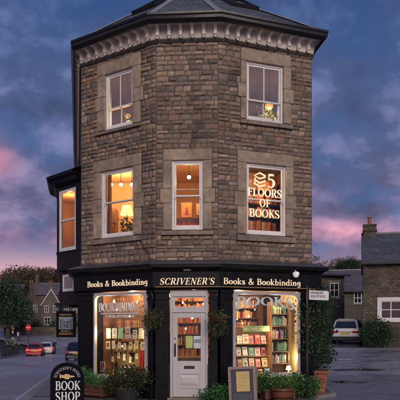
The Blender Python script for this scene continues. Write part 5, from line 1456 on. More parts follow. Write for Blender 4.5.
# ------------------------------------------------------------------ vehicles
TYRE = mat('tyre_rubber', (.012, .012, .013), .8)
RIM = mat('alloy_rim', (.30, .30, .32), .35, metal=.8)
CARGLASS = mat('car_glass', (.012, .014, .018), .06, spec=.9, rvar=.02)
TRIM = mat('black_plastic_trim', (.015, .015, .017), .6)
TAIL = emitmat('tail_light_lit', (1, .035, .02), 2.6)
TAILOFF = mat('tail_light_red', (.35, .015, .015), .2)
PLATE = mat('yellow_number_plate', (.55, .40, .06), .5)
CHROME = mat('chrome_badge', (.5, .5, .52), .25, metal=.9)
def make_car(name, label, cat, L, W, H, paint, suv, lights_on, loc, rz, plate=True):
    """rear of the car faces local -y"""
    t = empty(name, (0, 0, 0)); tag(t, label, cat)
    hw = W/2; gb = .20 if not suv else .24; bl = H*.60
    r = .33 if not suv else .36
    # lower body: stations along the length (y, bottom, belt, half width)
    S = [(0.0, gb+.22, bl*.78, hw*.80), (.05, gb+.10, bl*.95, hw*.90), (.18, gb+.03, bl*1.02, hw*.965), (.55, gb, bl*1.035, hw), (L*.45, gb, bl*1.0, hw*1.0), (L*.70, gb, bl*.97, hw), (L*.86, gb+.02, bl*.88, hw*.95), (L*.96, gb+.06, bl*.76, hw*.86), (L, gb+.16, bl*.62, hw*.72)]
    vs = []; fs = []
    prof = [(.86, 0), (.97, .10), (1.0, .38), (.985, .70), (.945, .90), (.89, 1.0)]
    row = 2*len(prof)
    for (y, zb, zt, w) in S:
        left = [(-w*a, y, zb+(zt-zb)*q) for a, q in prof]
        vs += left + [(-p[0], p[1], p[2]) for p in reversed(left)]
    for i in range(len(S)-1):
        for k in range(row):
            a, b = i*row+k, i*row+(k+1) % row
            fs.append((a, a+row, b+row, b))
    fs.append(list(range(row))); fs.append([(len(S)-1)*row+k for k in range(row)][::-1])
    m = MB(); m.add(vs, fs)
    # cabin
    rear0, rear1 = .10, (.42 if suv else .62)
    fr1, fr0 = L*.56, L*.72
    cz0 = bl*.97; cz1 = H-.06
    wb, wt = hw*.90, hw*.70
    ring = lambda z, y0, y1, w, c: [(-w+c, y0, z), (w-c, y0, z), (w, y0+c*1.2, z), (w, y1-c*1.5, z), (w-c, y1, z), (-w+c, y1, z), (-w, y1-c*1.5, z), (-w, y0+c*1.2, z)]
    R0 = ring(cz0, rear0, fr0, wb, .06); R1 = ring(cz1-.05, rear1-.03, fr1+.06, wt+.03, .08); R2 = ring(cz1+.02, rear1+.06, fr1-.06, wt-.06, .1); R3 = ring(H, rear1+.25, fr1-.30, wt-.20, .1)
    b = []
    for q in (R0, R1, R2, R3): b += q
    fs = []
    for j in range(3):
        for k in range(8):
            a, c = j*8+k, j*8+(k+1) % 8
            fs.append((a, c, c+8, a+8))
    fs.append([24+k for k in range(8)])
    m.add(b, fs)
    body = m.build('body', paint, None, smooth=50); body.parent = t
    # glazing sits a few millimetres proud of the cabin
    def lerp3(p, q, a): return tuple(p[i]+(q[i]-p[i])*a for i in range(3))
    def glass(n, i0, i1, lo, hi, s0, s1, nm):
        A, B, C, D = R0[i0], R0[i1], R1[i1], R1[i0]
        bl_ = lerp3(A, D, lo); br_ = lerp3(B, C, lo); tr_ = lerp3(B, C, hi); tl_ = lerp3(A, D, hi)
        q = [lerp3(bl_, br_, s0), lerp3(bl_, br_, s1), lerp3(tl_, tr_, s1), lerp3(tl_, tr_, s0)]
        nv = (Vector(q[1])-Vector(q[0])).cross(Vector(q[3])-Vector(q[0])).normalized()*.006
        g = MB(); g.add([tuple(Vector(p)+nv) for p in q], [(0, 1, 2, 3)]); o = g.build(nm, CARGLASS); o.parent = t
    glass(0, 0, 1, .14, .92, .03, .97, 'rear_window')
    glass(0, 4, 5, .08, .94, .03, .97, 'windscreen')
    for i0, i1 in ((2, 3), (6, 7)):
        cuts = ((.04, .27), (.29, .58), (.60, .93)) if suv else ((.06, .46), (.49, .92))
        for s0, s1 in cuts:
            if i0 == 6: s0, s1 = 1-s1, 1-s0
            glass(0, i0, i1, .10, .90, s0, s1, 'side_window')
    for y in (L*.19, L*.80):
        for s in (-1, 1):
            wr = MB(Matrix.Translation((s*(hw-.10), y, r)) @ Matrix.Rotation(rad(90), 4, 'Y'))
            wr.lathe([(r*.62, -.105), (r*.93, -.105), (r, -.07), (r, .07), (r*.93, .105), (r*.62, .105)], 22)
            wh = wr.build('wheel', TYRE, None, smooth=40); wh.parent = t
            wr = MB(Matrix.Translation((s*(hw-.10), y, r)) @ Matrix.Rotation(rad(90), 4, 'Y')); wr.lathe([(r*.62, -.10), (r*.58, -.112), (r*.5, -.085), (r*.18, -.09), (r*.14, -.112), (.01, -.112)], 18); wr.lathe([(.01, .112), (r*.14, .112), (r*.18, .09), (r*.5, .085), (r*.58, .112), (r*.62, .10)], 18)
            o = wr.build('rim', RIM, None, smooth=40); o.parent = wh
    m = MB(); m.box(-hw*.90, hw*.90, -.05, .22, gb+.02, gb+.28, bev=.05); o = m.build('bumper', TRIM if suv else paint, None, smooth=40); o.parent = t
    m = MB(); m.box(-hw*.8, hw*.8, L-.2, L+.03, gb+.04, gb+.25, bev=.05); o = m.build('bumper', TRIM if suv else paint, None, smooth=40); o.parent = t
    for s in (-1, 1):
        m = MB()
        if suv: m.box(min(s*hw*.46, s*hw*.93), max(s*hw*.46, s*hw*.93), -.015, .16, bl*.74, bl*.88, bev=.025)
        else: m.box(min(s*hw*.64, s*hw*.94), max(s*hw*.64, s*hw*.94), -.012, .2, bl*.70, bl*.94, bev=.03)
        o = m.build('tail_light', TAIL if lights_on else TAILOFF, None, smooth=40); o.parent = t
        m = MB(); m.box(min(s*hw*.55, s*hw*.85), max(s*hw*.55, s*hw*.85), L-.18, L-.015, bl*.52, bl*.66, bev=.03); o = m.build('headlight', RIM); o.parent = t
        m = MB(); m.box(s*(hw+.08)-.10, s*(hw+.08)+.10, L*.63, L*.63+.09, bl*.98, bl*.98+.14, bev=.03); o = m.build('wing_mirror', paint, None, smooth=40); o.parent = t
    m = MB(); zp = bl*.66 if suv else gb+.36
    m.box(-.26, .26, -.022, .05, zp, zp+.11); o = m.build('number_plate', PLATE); o.parent = t
    if suv:
        m = MB(); m.box(-hw*.45, hw*.45, -.012, .06, bl*.80, bl*.835); o = m.build('chrome_strip', CHROME); o.parent = t
        m = MB(); m.box(-wt*.85, wt*.85, rear1-.13, rear1+.15, cz1-.01, cz1+.03, bev=.015); o = m.build('roof_spoiler', paint); o.parent = t
        for s in (-1, 1):
            m = MB(); m.tube([(s*(wt-.12), rear1+.35, H-.01), (s*(wt-.12), rear1+.45, H+.04), (s*(wt-.12), fr1-.45, H+.04), (s*(wt-.12), fr1-.35, H-.01)], .016, 6); o = m.build('roof_rail', CHROME); o.parent = t
    t.location = loc; t.rotation_euler = (0, 0, rz)
    return t
def carpaint(n, c): return mat(n, c, .3, var=.05, scale=2, coat=.7, rvar=.04)
yaw = math.atan(.183)
make_car('parked_car', 'silvery white estate car parked at the top of the lane seen from behind', 'car', 4.5, 1.82, 1.62, carpaint('white_car_paint', (.62, .62, .66)), True, False, (8.95, 37.0, ground(9.2, 37.3)-.09), rad(-21))
make_car('moving_car', 'red hatchback with lit tail lights driving down the side street', 'car', 3.9, 1.72, 1.45, carpaint('red_car_paint', (.42, .018, .015)), False, True, (-17.75, 64.0, fl(66)-.11), yaw-.03)
make_car('moving_car', 'white hatchback just ahead of the red car on the side street', 'car', 3.9, 1.72, 1.48, carpaint('pale_car_paint', (.60, .57, .60)), False, True, (-18.55, 72.0, fl(74)-.11), yaw-.05)
make_car('parked_car', 'black car parked by the pavement beyond the hanging sign', 'car', 4.2, 1.76, 1.46, carpaint('black_car_paint', (.012, .012, .015)), False, False, (-9.45, 46.0, fl(48)-.0), yaw)

# ------------------------------------------------------------------ people
def make_person(label, loc, rz, top, legs, hair, skin=(.45, .28, .20), stride=.18, h=1.72):
    J = {'pel': (0, 0, .95), 'sp': (0, .01, 1.15), 'ch': (0, 0, 1.36), 'nk': (0, .0, 1.50), 'hd': (0, -.02, 1.60), 'tp': (0, -.01, 1.70)}
    V = []; Rr = []; Ed = []; ix = {}
    def v(n, p, r): ix[n] = len(V); V.append(p); Rr.append(r)
    def e(a, b): Ed.append((ix[a], ix[b]))
    v('pel', J['pel'], (.15, .11)); v('sp', J['sp'], (.135, .10)); v('ch', J['ch'], (.17, .12)); v('nk', J['nk'], (.055, .055)); v('hd', J['hd'], (.085, .10)); v('tp', J['tp'], (.065, .08))
    for a, b in (('pel', 'sp'), ('sp', 'ch'), ('ch', 'nk'), ('nk', 'hd'), ('hd', 'tp')): e(a, b)
    for s, q in (('l', 1), ('r', -1)):
        st = stride*q
        v('hip'+s, (.095*q, 0, .88), (.095, .10)); v('kn'+s, (.10*q, -st*.6-.03, .48), (.062, .065)); v('an'+s, (.10*q, -st*.9+(.06 if q < 0 else 0), .09), (.04, .045)); v('to'+s, (.11*q, -st*.9-.17+(.06 if q < 0 else 0), .035), (.04, .03))
        v('shd'+s, (.19*q, 0, 1.42), (.06, .06)); v('el'+s, (.24*q, st*.5+.02, 1.14), (.043, .043)); v('wr'+s, (.23*q, st*.8-.08, .90), (.030, .03)); v('ha'+s, (.225*q, st*.85-.11, .82), (.032, .022))
        for a, b in (('pel', 'hip'+s), ('hip'+s, 'kn'+s), ('kn'+s, 'an'+s), ('an'+s, 'to'+s), ('ch', 'shd'+s), ('shd'+s, 'el'+s), ('el'+s, 'wr'+s), ('wr'+s, 'ha'+s)): e(a, b)
    me = bpy.data.meshes.new('person'); me.from_pydata(V, Ed, []); tmp = bpy.data.objects.new('tmp', me); COL.objects.link(tmp)
    sk = tmp.modifiers.new('s', 'SKIN'); sk.use_smooth_shade = True
    for k, r in enumerate(Rr):
        me.skin_vertices[0].data[k].radius = r
    me.skin_vertices[0].data[0].use_root = True
    sb = tmp.modifiers.new('d', 'SUBSURF'); sb.levels = 1; sb.render_levels = 1
    dg = bpy.context.evaluated_depsgraph_get(); ev = tmp.evaluated_get(dg); m2 = bpy.data.meshes.new_from_object(ev)
    mb = MB()
    pts = [tuple(p.co) for p in m2.vertices]; mb.add(pts, [tuple(p.vertices) for p in m2.polygons])
    bpy.data.objects.remove(tmp)
    for s, q in (('l', 1), ('r', -1)):       # fingers and thumb
        hx, hy, hz = V[ix['ha'+s]]
        for k in range(4):
            yy_ = hy-.025+.017*k; l = (.055, .07, .065, .05)[k]
            mb.tube([(hx, yy_, hz-.01), (hx-.004*q, yy_-.004, hz-.02-l*.55), (hx-.014*q, yy_-.006, hz-.02-l)], [.009, .008, .006], 5)
        mb.tube([(hx-.005*q, hy-.03, hz+.02), (hx-.015*q, hy-.06, hz-.015), (hx-.02*q, hy-.062, hz-.04)], [.010, .009, .007], 5)
    mb.ball((0, -.125, 1.595), .016, 8); mb.ball((.09, -.01, 1.60), .022, 8, sq=(.5, 1, 1.3)); mb.ball((-.09, -.01, 1.60), .022, 8, sq=(.5, 1, 1.3))
    cs = []
    for p in mb.v:
        if p.z > 1.485 or (abs(p.x) > .17 and p.z < .915): c = skin
        elif p.z > .93: c = top
        elif p.z > .085: c = legs
        else: c = (.02, .02, .02)
        cs.append(c)
    mb.c = cs
    o = mb.build('person', mat('person_skin_and_clothes', (1, 1, 1), .8, attr=True, var=.1), None, smooth=60)
    hm = MB(); hm.ball((0, .01, 1.635), .108, 14, sq=(.92, 1.08, .95))
    hm.v = [p for p in hm.v]; ho = hm.build('hair', mat('hair', hair, .7), None, smooth=60); ho.parent = o
    fm = MB()
    for s in (-1, 1): fm.ball((.034*s, -.112, 1.615), .010, 8)
    fm.box(-.022, .022, -.122, -.112, 1.548, 1.556); fo = fm.build('face', mat('eyes_and_mouth', (.05, .02, .02), .4), None); fo.parent = o
    tag(o, label, 'person'); o.location = loc; o.rotation_euler = (0, 0, rz)
    return o
make_person('person in a white top and dark trousers crossing the junction', (-29.7, 98.0, ground(-29.7, 98)-.10), rad(60), (.62, .60, .62), (.02, .022, .035), (.08, .05, .03))
make_person('person in dark clothes with fair hair beside the white car', (-18.05, 74.6, ground(-18, 74.6)-.10), rad(170), (.018, .02, .03), (.02, .022, .03), (.5, .45, .38), stride=.05)

# ------------------------------------------------------------------ houses and walls
HSTONE = brickmat('gritstone_walling', (.165, .13, .10), (.085, .07, .058), (.07, .062, .055), .31, .135, .018, .9, 1.0, .5, big=.45)
HSTONE2 = brickmat('pale_gritstone_walling', (.17, .15, .13), (.12, .105, .095), (.07, .065, .06), .4, .17, .014, .9, .8, .35)
PSLATE = brickmat('purple_slate', (.11, .09, .115), (.15, .125, .15), (.04, .04, .045), .3, .22, .01, .55, .7, .3)
RTILE = brickmat('red_tile', (.22, .07, .045), (.28, .10, .06), (.08, .03, .02), .3, .22, .01, .7, .7, .3)
DPANE = mat('dark_pane', (.018, .021, .028), .07, spec=.8, rvar=.02)
LITPANE = mat('warm_lit_pane', (.3, .18, .08), .3, emit=.55, ecol=(1, .55, .2))
def make_house(name, label, F, w, d, eave, ridge, z0, wall, roofm, wins=(), chim=(), gable_front=False, hip=False, door=None, barge=False, group=None, trim=WHITE, over=.25):
    t = empty(name, tuple(F @ Vector((w/2, 0, z0)))); tag(t, label, 'house', group)
    m = MB(F)
    if gable_front:
        m.add([(0, 0, z0), (w, 0, z0), (w, 0, eave), (w/2, 0, ridge), (0, 0, eave), (0, d, z0), (w, d, z0), (w, d, eave), (w/2, d, ridge), (0, d, eave)], [(0, 1, 2, 3, 4), (9, 8, 7, 6, 5), (0, 4, 9, 5), (1, 6, 7, 2)])
    elif hip:
        m.box(0, w, 0, d, z0, eave)
    else:
        m.add([(0, 0, z0), (0, d, z0), (0, d, eave), (0, d/2, ridge), (0, 0, eave), (w, 0, z0), (w, d, z0), (w, d, eave), (w, d/2, ridge), (w, 0, eave)], [(0, 4, 3, 2, 1), (5, 6, 7, 8, 9), (0, 5, 9, 4), (1, 2, 7, 6)])
    m.build('wall', wall, t)
    m = MB(F); th = .12; o = over
    if gable_front:
        sl = (ridge-eave)/(w/2)
        for s in (0, 1):
            x0, x1 = (-o, w/2) if s == 0 else (w+o, w/2)
            m.add([(x0, -o, eave-sl*o), (x1, -o, ridge), (x1, d+o, ridge), (x0, d+o, eave-sl*o), (x0, -o, eave-sl*o+th), (x1, -o, ridge+th), (x1, d+o, ridge+th), (x0, d+o, eave-sl*o+th)], [(0, 1, 2, 3), (4, 7, 6, 5), (0, 4, 5, 1), (2, 6, 7, 3), (0, 3, 7, 4)])
    elif hip:
        k = min(w, d)/2
        m.add([(-o, -o, eave), (w+o, -o, eave), (w+o, d+o, eave), (-o, d+o, eave), (k, d/2, ridge), (w-k, d/2, ridge)], [(0, 1, 5, 4), (1, 2, 5), (2, 3, 4, 5), (3, 0, 4), (3, 2, 1, 0)])
    else:
        sl = (ridge-eave)/(d/2)
        for y0, y1 in ((-o, d/2), (d+o, d/2)):
            m.add([(-.1, y0, eave-sl*o+.02), (w+.1, y0, eave-sl*o+.02), (w+.1, y1, ridge+.02), (-.1, y1, ridge+.02), (-.1, y0, eave-sl*o+th), (w+.1, y0, eave-sl*o+th), (w+.1, y1, ridge+th), (-.1, y1, ridge+th)], [(3, 2, 1, 0), (4, 5, 6, 7), (0, 1, 5, 4), (1, 2, 6, 5), (3, 0, 4, 7)])
    rf_ = m.build('roof', roofm, t)
    if not gable_front:
        m = MB(F); m.box(-.12-(o if hip else 0), w+.12+(o if hip else 0), -o-.10, -o+.01, eave-(0 if hip else (ridge-eave)/(d/2)*o)-.05, eave-(0 if hip else (ridge-eave)/(d/2)*o)+.07, bev=.02); m.build('gutter', BLACKIRON, rf_)
        if not hip:
            m = MB(F); m.tube([(-.1, d/2, ridge+th+.02), (w+.1, d/2, ridge+th+.02)], .08, 8); m.build('ridge_tile', LEAD, rf_)
    if barge:
        m = MB(F); sl = (ridge-eave)/(w/2)
        for s in (0, 1):
            x0 = -o if s == 0 else w+o; x1 = w/2
            m.add([(x0, -o-.03, eave-sl*o-.12), (x1, -o-.03, ridge-.12), (x1, -o-.03, ridge+th), (x0, -o-.03, eave-sl*o+th), (x0, -o-.005, eave-sl*o-.12), (x1, -o-.005, ridge-.12), (x1, -o-.005, ridge+th), (x0, -o-.005, eave-sl*o+th)], [(0, 1, 2, 3), (7, 6, 5, 4), (0, 4, 5, 1), (3, 2, 6, 7)])
        m.build('bargeboard', WHITE, rf_)
    for (x, y, cw, cd, zb, zt, pots) in chim:
        m = MB(F); m.box(x, x+cw, y, y+cd, zb, zt); m.box(x-.07, x+cw+.07, y-.07, y+cd+.07, zt-.35, zt-.17, bev=.02); m.box(x-.05, x+cw+.05, y-.05, y+cd+.05, zt+.002, zt+.13, bev=.03)
        c = m.build('chimney', wall, rf_)
        for k in range(pots):
            mm = MB(F); mm.lathe([(.15, 0), (.12, .08), (.12, .42), (.155, .46), (.155, .52), (.10, .52)], 14, (x+cw*(k+.5)/pots, y+cd/2, zt+.13)); q = mm.build('chimney_pot', TERRACOTTA, rf_, smooth=40)
    for (x0, x1, a, b, kind) in wins:
        m = MB(F); fw = .07 if kind != 'big' else .20
        y0 = -.05
        if kind == 'big':
            frame_ring(m, [(x0, a), (x1, a), (x1, b), (x0, b)], [(x0+fw, a+fw), (x1-fw, a+fw), (x1-fw, b-fw), (x0+fw, b-fw)], -.06, .06)
            x0, x1, a, b = x0+fw, x1-fw, a+fw, b-fw; fw = .06
        frame_ring(m, [(x0, a), (x1, a), (x1, b), (x0, b)], [(x0+fw, a+fw), (x1-fw, a+fw), (x1-fw, b-fw), (x0+fw, b-fw)], -.03, .05)
        c, z = (x0+x1)/2, (a+b)/2
        m.box(c-.03, c+.03, -.02, .04, a+fw, b-fw); m.box(x0+fw, x1-fw, -.018, .035, z-.025, z+.025)
        f = m.build('window', trim, t)
        m = MB(F); m.add([(x0+.02, -.006, a+.02), (x1-.02, -.006, a+.02), (x1-.02, -.006, b-.02), (x0+.02, -.006, b-.02)], [(0, 1, 2, 3)]); m.build('pane', LITPANE if kind == 'lit' else DPANE, f)
        m = MB(F); m.box(x0-.12, x1+.12, -.07, .02, a-.16, a-.004); m.build('sill', SILL if kind != 'big' else WHITE, f)
        if kind != 'big': m = MB(F); m.box(x0-.15, x1+.15, -.035, .02, b+.003, b+.2); m.build('lintel', SILL, f)
    if door:
        x0, x1, dz, dm = door
        m = MB(F); m.box(x0, x1, -.04, .05, z0, z0+dz); dd = m.build('door', dm, t); m = MB(F); m.ball((x1-.12, -.07, z0+1.0), .035, 8); m.build('handle', CHROME, dd)
    return t
c0 = Vector((9.78, 36.0)); th = rad(-15)
Fc = frame(c0, c0+Vector((math.cos(th), math.sin(th))))
make_house('cottage', 'stone cottage with slate roof and broad white window frame on the right', Fc, 11, 8.0, 5.55, 7.65, .3, HSTONE, SLATE,
           wins=((.82, 2.38, 1.93, 3.40, 'big'), (5.5, 6.9, 1.9, 3.3, 'std')), chim=((.05, 3.6, .78, .8, 5.0, 8.25, 1), (9.9, 3.6, .8, .8, 6, 8.9, 2)), over=.3)
Fh1 = frame(Vector((7.0, 45.6)), Vector((11.15, 46.3)))
make_house('outbuilding', 'low slate roofed stone house behind the climbing shrub', Fh1, 4.2, 6, 5.55, 6.85, .5, HSTONE, PSLATE, wins=((3.0, 3.75, 3.9, 5.0, 'std'),), hip=True)
Fh2 = frame(Vector((10.8, 56.0)), Vector((17.3, 54.5)))
make_house('cottage', 'pale stone cottage with a small white window behind the estate car', Fh2, 6.6, 7, 4.95, 7.0, .6, HSTONE2, PSLATE, wins=((3.45, 4.15, 3.75, 4.75, 'std'), (1.0, 1.8, 3.75, 4.75, 'std')))
# terrace across the junction
names = ['leftmost of the far terrace houses, red tiled with a brick chimney', 'second far terrace house from the left with a white bargeboard gable', 'third far terrace house with a white gable and pale walls', 'fourth far terrace house with a warm lit window', 'fifth far terrace house nearest the bookshop bay']
for k in range(5):
    x = -33.6+3.5*k; y = 113+1.2*k
    F = frame(Vector((x, y)), Vector((x+3.4, y+.9)))
    z0 = ground(x, y)-.3
    make_house('terraced_house', names[k], F, 3.4, 9, 5.6+.18*k, 8.4+.18*k, z0, HSTONE2 if k % 2 else HSTONE, PSLATE if k != 0 else RTILE,
               wins=((.5, 1.25, 4.2, 5.4, 'std'), (2.1, 2.85, 4.2, 5.4, 'lit' if k == 3 else 'std'), (.45, 1.6, 1.9, 3.2, 'lit' if k == 3 else 'std')), chim=((1.3, 5, .8, .8, 7.5, 10.0, 2),), gable_front=True, barge=k in (1, 2, 3), door=(2.2, 3.0, 2.0, [BLACK, DOORWHITE][k % 2]), group='terraced houses beyond the junction')
for k in range(4):
    x = -52+9*k; y = 150+2*k
    F = frame(Vector((x, y)), Vector((x+7, y)))
    make_house('far_house', ['farthest left slate house under the wooded hill', 'second slate house under the wooded hill, behind the large tree', 'third slate house under the wooded hill with red roof', 'fourth house high above the terrace roofs under the hill'][k], F, 7, 8, 9+k*.5, 12+k*.5, 1, HSTONE, RTILE if k == 2 else PSLATE, wins=((1, 2, 6, 7.5, 'std'), (4, 5, 6, 7.5, 'std')), chim=((.3, 3.4, 1, 1, 10, 13.8+k*.5, 2),))
# left edge: dark house gable, railings
Fl = frame(Vector((-33.4, 73.6)), Vector((-25.2, 76.3)))
make_house('street_house', 'dark stone house at the left edge of the street with a slate roof', Fl, 8.2, 7, 3.9, 6.0, -2.0, HSTONE, PSLATE, wins=((5.6, 6.5, .2, 1.6, 'std'), (7.0, 7.7, .2, 1.6, 'std')), chim=((1, 3, .9, .9, 5, 7.4, 2),), door=(4.2, 5.1, 2.1, BLACK))
t = empty('railing', (-22.3, 66, ground(-22.3, 66))); tag(t, 'black iron railing along the pavement at the left edge', 'railing')
m = MB(); n = 30
for k in range(n):
    y = 58+.5*k; x = kerb_far(y)-.55; z = ground(x, y); m.tube([(x, y, z-.05), (x, y, z+1.15)], .022 if k % 5 else .05, 5)
m.build('baluster', BLACKIRON, t)
m = MB()
for q in (.15, 1.05): m.tube([(kerb_far(y)-.55, y, ground(kerb_far(y)-.55, y)+q) for y in (58, 60, 63, 66, 69, 72.5)], .03, 5)
m.build('rail', BLACKIRON, t)
for k, (yy_, nm) in enumerate(((62.5, 'nearest'), (64.8, 'middle'), (67.2, 'farthest'))):
    x = kerb_far(yy_)-.5; z = ground(x, yy_)
    t = empty('flower_box', (x, yy_, z+.9)); tag(t, f'{nm} box of pale flowers on the black railing at the left edge', 'flower box')
    m = MB(); m.box(x-.12, x+.14, yy_-.5, yy_+.5, z+.86, z+1.08); m.build('box', BLACK, t)
    m = MB(); leaves(m, [((x, yy_, z+1.22), (.2, .55, .2))], 260, .13, [(.03, .08, .03), (.45, .42, .45), (.04, .09, .03), (.5, .45, .42)], random.Random(50+k)); m.build('flowers', LEAF, t)
# road sign, beacon pole, junction wall
Ys = 78.0; X = (28.6-200)/600*Ys; z = ground(X, Ys)
t = empty('road_sign', (X, Ys, z)); tag(t, 'round red no entry sign with a white bar on a dark post', 'sign')
m = MB(); m.tube([(X, Ys, z-.1), (X, Ys, z+3.55)], .05, 8); m.build('post', BLACKIRON, t)
Fs2 = frame(Vector((X-.5, Ys-.06+.08)), Vector((X+.5, Ys-.06-.08)))
def disc(mm, cx, cz, r, y0, y1, n=28): mm.prism([(cx+r*math.cos(2*PI*k/n), cz+r*math.sin(2*PI*k/n)) for k in range(n)], y0, y1)
m = MB(Fs2); disc(m, .5, z+3.15, .40, -.05, -.03); dsc = m.build('disc', mat('red_sign_face', (.50, .015, .015), .5, emit=.10, ecol=(1, .04, .03)), t)
m = MB(Fs2); m.box(.24, .76, -.056, -.049, z+3.09, z+3.21); m.build('white_bar', mat('white_sign_bar', (.75, .7, .7), .5), dsc)
m = MB(Fs2); m.box(.22, .78, -.05, -.03, z+2.25, z+2.66, bev=.01); m.build('plate', mat('dark_blue_plate', (.02, .025, .05), .5), t)
Yb = 84; X = (12.8-200)/600*Yb; z = ground(X, Yb)
t = empty('beacon_pole', (X, Yb, z)); tag(t, 'black and white banded crossing pole at the left pavement', 'pole')
for k in range(6):
    m = MB(); m.tube([(X, Yb, z+.45*k-(.05 if k == 0 else 0)), (X, Yb, z+.45*k+.449)], .10, 10); m.build('band', WHITE if k % 2 else BLACK, t)
m = MB(); m.ball((X, Yb, z+2.95), .24, 14); m.build('globe', mat('amber_globe', (.35, .14, .03), .4), t, smooth=60)
def rubble_wall(label, pts, h, cat='wall'):
    m = MB()
    for (a, b) in zip(pts, pts[1:]):
        A, B = Vector(a), Vector(b); F = frame(A, B); L = (B-A).length; n = max(1, int(L/2))
        za = [ground(*(A.lerp(B, k/n))) for k in range(n+1)]
        for k in range(n):
            x0, x1 = L*k/n, L*(k+1)/n
            m.M = F; m.add([(x0, 0, za[k]-.4), (x1, 0, za[k+1]-.4), (x1, 0, za[k+1]+h), (x0, 0, za[k]+h), (x0, .4, za[k]-.4), (x1, .4, za[k+1]-.4), (x1, .4, za[k+1]+h), (x0, .4, za[k]+h)], [(0, 1, 2, 3), (7, 6, 5, 4), (3, 2, 6, 7)])
    o = m.build('boundary_wall', HSTONE); tag(o, label, cat)
rubble_wall('low stone garden wall across the junction below the terrace', [(-36, 110), (-26, 111), (-16, 113.5)], 1.3)
for k, (x, y, r, nm) in enumerate(((-33.5, 111.6, 1.2, 'leftmost'), (-30.6, 112, 1.0, 'second'), (-27.2, 112.6, 1.1, 'third'), (-24, 113.6, 1.3, 'rightmost'))):
    z = ground(x, y)
    make_tree('garden_shrub', f'{nm} dark shrub behind the low wall across the junction', (x, y, z), 2.4, [((0, 0, 1.3), (r, .9, 1.1)), ((.6, 0, 1.0), (.8, .7, .8))], 700, .28, DKG, .06, None, 80+k, cat='shrub')
TG = [(.035, .08, .045), (.05, .10, .052), (.026, .058, .04), (.065, .11, .05)]
make_tree('street_tree', 'large dark green broad crowned tree at the left of the junction', (-33.0, 103, ground(-33, 103)), 10,
          [((0, 0, 6.2), (3.0, 2.6, 2.8)), ((-2.3, 0, 5.2), (2.2, 2, 2.0)), ((2.0, .3, 5.2), (2.0, 1.9, 2.1)), ((.6, 0, 8.4), (1.9, 1.7, 1.6)), ((-1.2, 0, 8.0), (1.6, 1.5, 1.5)), ((.3, -.5, 3.8), (2.4, 2.0, 1.6)), ((2.9, .2, 3.8), (1.2, 1.2, 1.3))],
          11000, .30, TG, .35, None, 51)
make_tree('street_tree', 'darker tree at the left edge behind the dark house', (-37.5, 108, ground(-37.5, 108)), 9.5, [((0, 0, 6), (2.8, 2.4, 2.6)), ((1.6, 0, 7.6), (1.8, 1.6, 1.6)), ((-1.5, 0, 7.4), (1.8, 1.6, 1.8)), ((.5, 0, 4), (2.5, 2, 1.6))], 6500, .32, [(.016, .035, .024), (.024, .048, .03)], .3, None, 52)
make_tree('conifer', 'narrow dark columnar conifer in front of the terrace', (-26.0, 112.4, ground(-26, 112.4)), 5.2, [((0, 0, 1.6), (.55, .5, 1.3)), ((0, 0, 3.0), (.50, .45, 1.2)), ((0, 0, 4.2), (.32, .3, 1.0))], 1300, .2, [(.012, .03, .022), (.018, .04, .026)], .1, None, 53)

# ------------------------------------------------------------------ hills
HILL = mat('moorland_hill', (.055, .048, .035), .95, var=.4, scale=.03, big=.5, bigscale=.012, bump=.0)
def hill(name, pts, Y0, depth, zb):
    m = MB(); n = len(pts); vs = []
    N = 60; xs = [pts[0][0]+(pts[-1][0]-pts[0][0])*k/N for k in range(N+1)]
    def top(x):
        for (a, za), (b, zb_) in zip(pts, pts[1:]):
            if x <= b:
                t = (x-a)/(b-a); t = t*t*(3-2*t); return za+(zb_-za)*t
        return pts[-1][1]
    M_ = 8
    for j in range(M_+1):
        for x in xs:
            q = j/M_; e_ = math.sin(min(1, q*1.3)*PI/2)
            vs.append((x, Y0+depth*q, zb+(top(x)-zb)*e_ + (noise.noise(Vector((x*.02, q*4, 3)))*2.5 if j else 0)))
    fs = [(j*(N+1)+i, j*(N+1)+i+1, (j+1)*(N+1)+i+1, (j+1)*(N+1)+i) for j in range(M_) for i in range(N)]
    m.add(vs, fs); o = m.build(name, HILL, smooth=True); tag(o, kind='structure')
    return xs, top
hill('hill', [(-40, 26), (40, 30), (80, 36), (110, 44), (150, 40), (260, 30), (420, 22)], 230, 180, 2)
hill('hill', [(-420, 26), (-260, 30), (-150, 31), (-110, 27), (-70, 30), (-30, 24), (10, 16)], 200, 170, 2)
def woodland(label, blobs, n, size, cols, seed):
    m = MB(); leaves(m, blobs, n, size, cols, random.Random(seed), per=9, spread=2.2, shell=.5); o = m.build('woodland', LEAF); tag(o, label, 'woodland', kind='stuff')
r2 = random.Random(77)
bl_ = []
for k in range(70):
    px = r2.uniform(-60, 75); Y = r2.uniform(215, 300); X = (px-200)/600*Y
    py = 271+r2.uniform(-1, 14)+ (3 if px < 8 else 0) - (4*math.exp(-((px-42)/9)**2))
    zc = 1.76+(325-py)/600*Y
    bl_.append(((X, Y, zc-2), (r2.uniform(4, 7), 4, r2.uniform(3, 4.6))))
woodland('dark and rusty autumn woodland on the hill above the terrace', bl_, 42000, .62, [(.05, .07, .04), (.07, .075, .04), (.12, .08, .035), (.035, .05, .035), (.16, .09, .04)], 5)
bl_ = []
for k in range(40):
    px = r2.uniform(300, 420); Y = r2.uniform(255, 380); X = (px-200)/600*Y
    zc = 1.76+(325-(262+r2.uniform(-6, 12)-(4 if 335 < px < 362 else -2)))/600*Y
    bl_.append(((X, Y, zc-3), (r2.uniform(4, 8), 4, r2.uniform(2.5, 4.5))))
woodland('bracken orange and olive scrub over the right hillside', bl_, 30000, .55, [(.17, .10, .04), (.09, .09, .045), (.05, .07, .035), (.22, .12, .045)], 6)
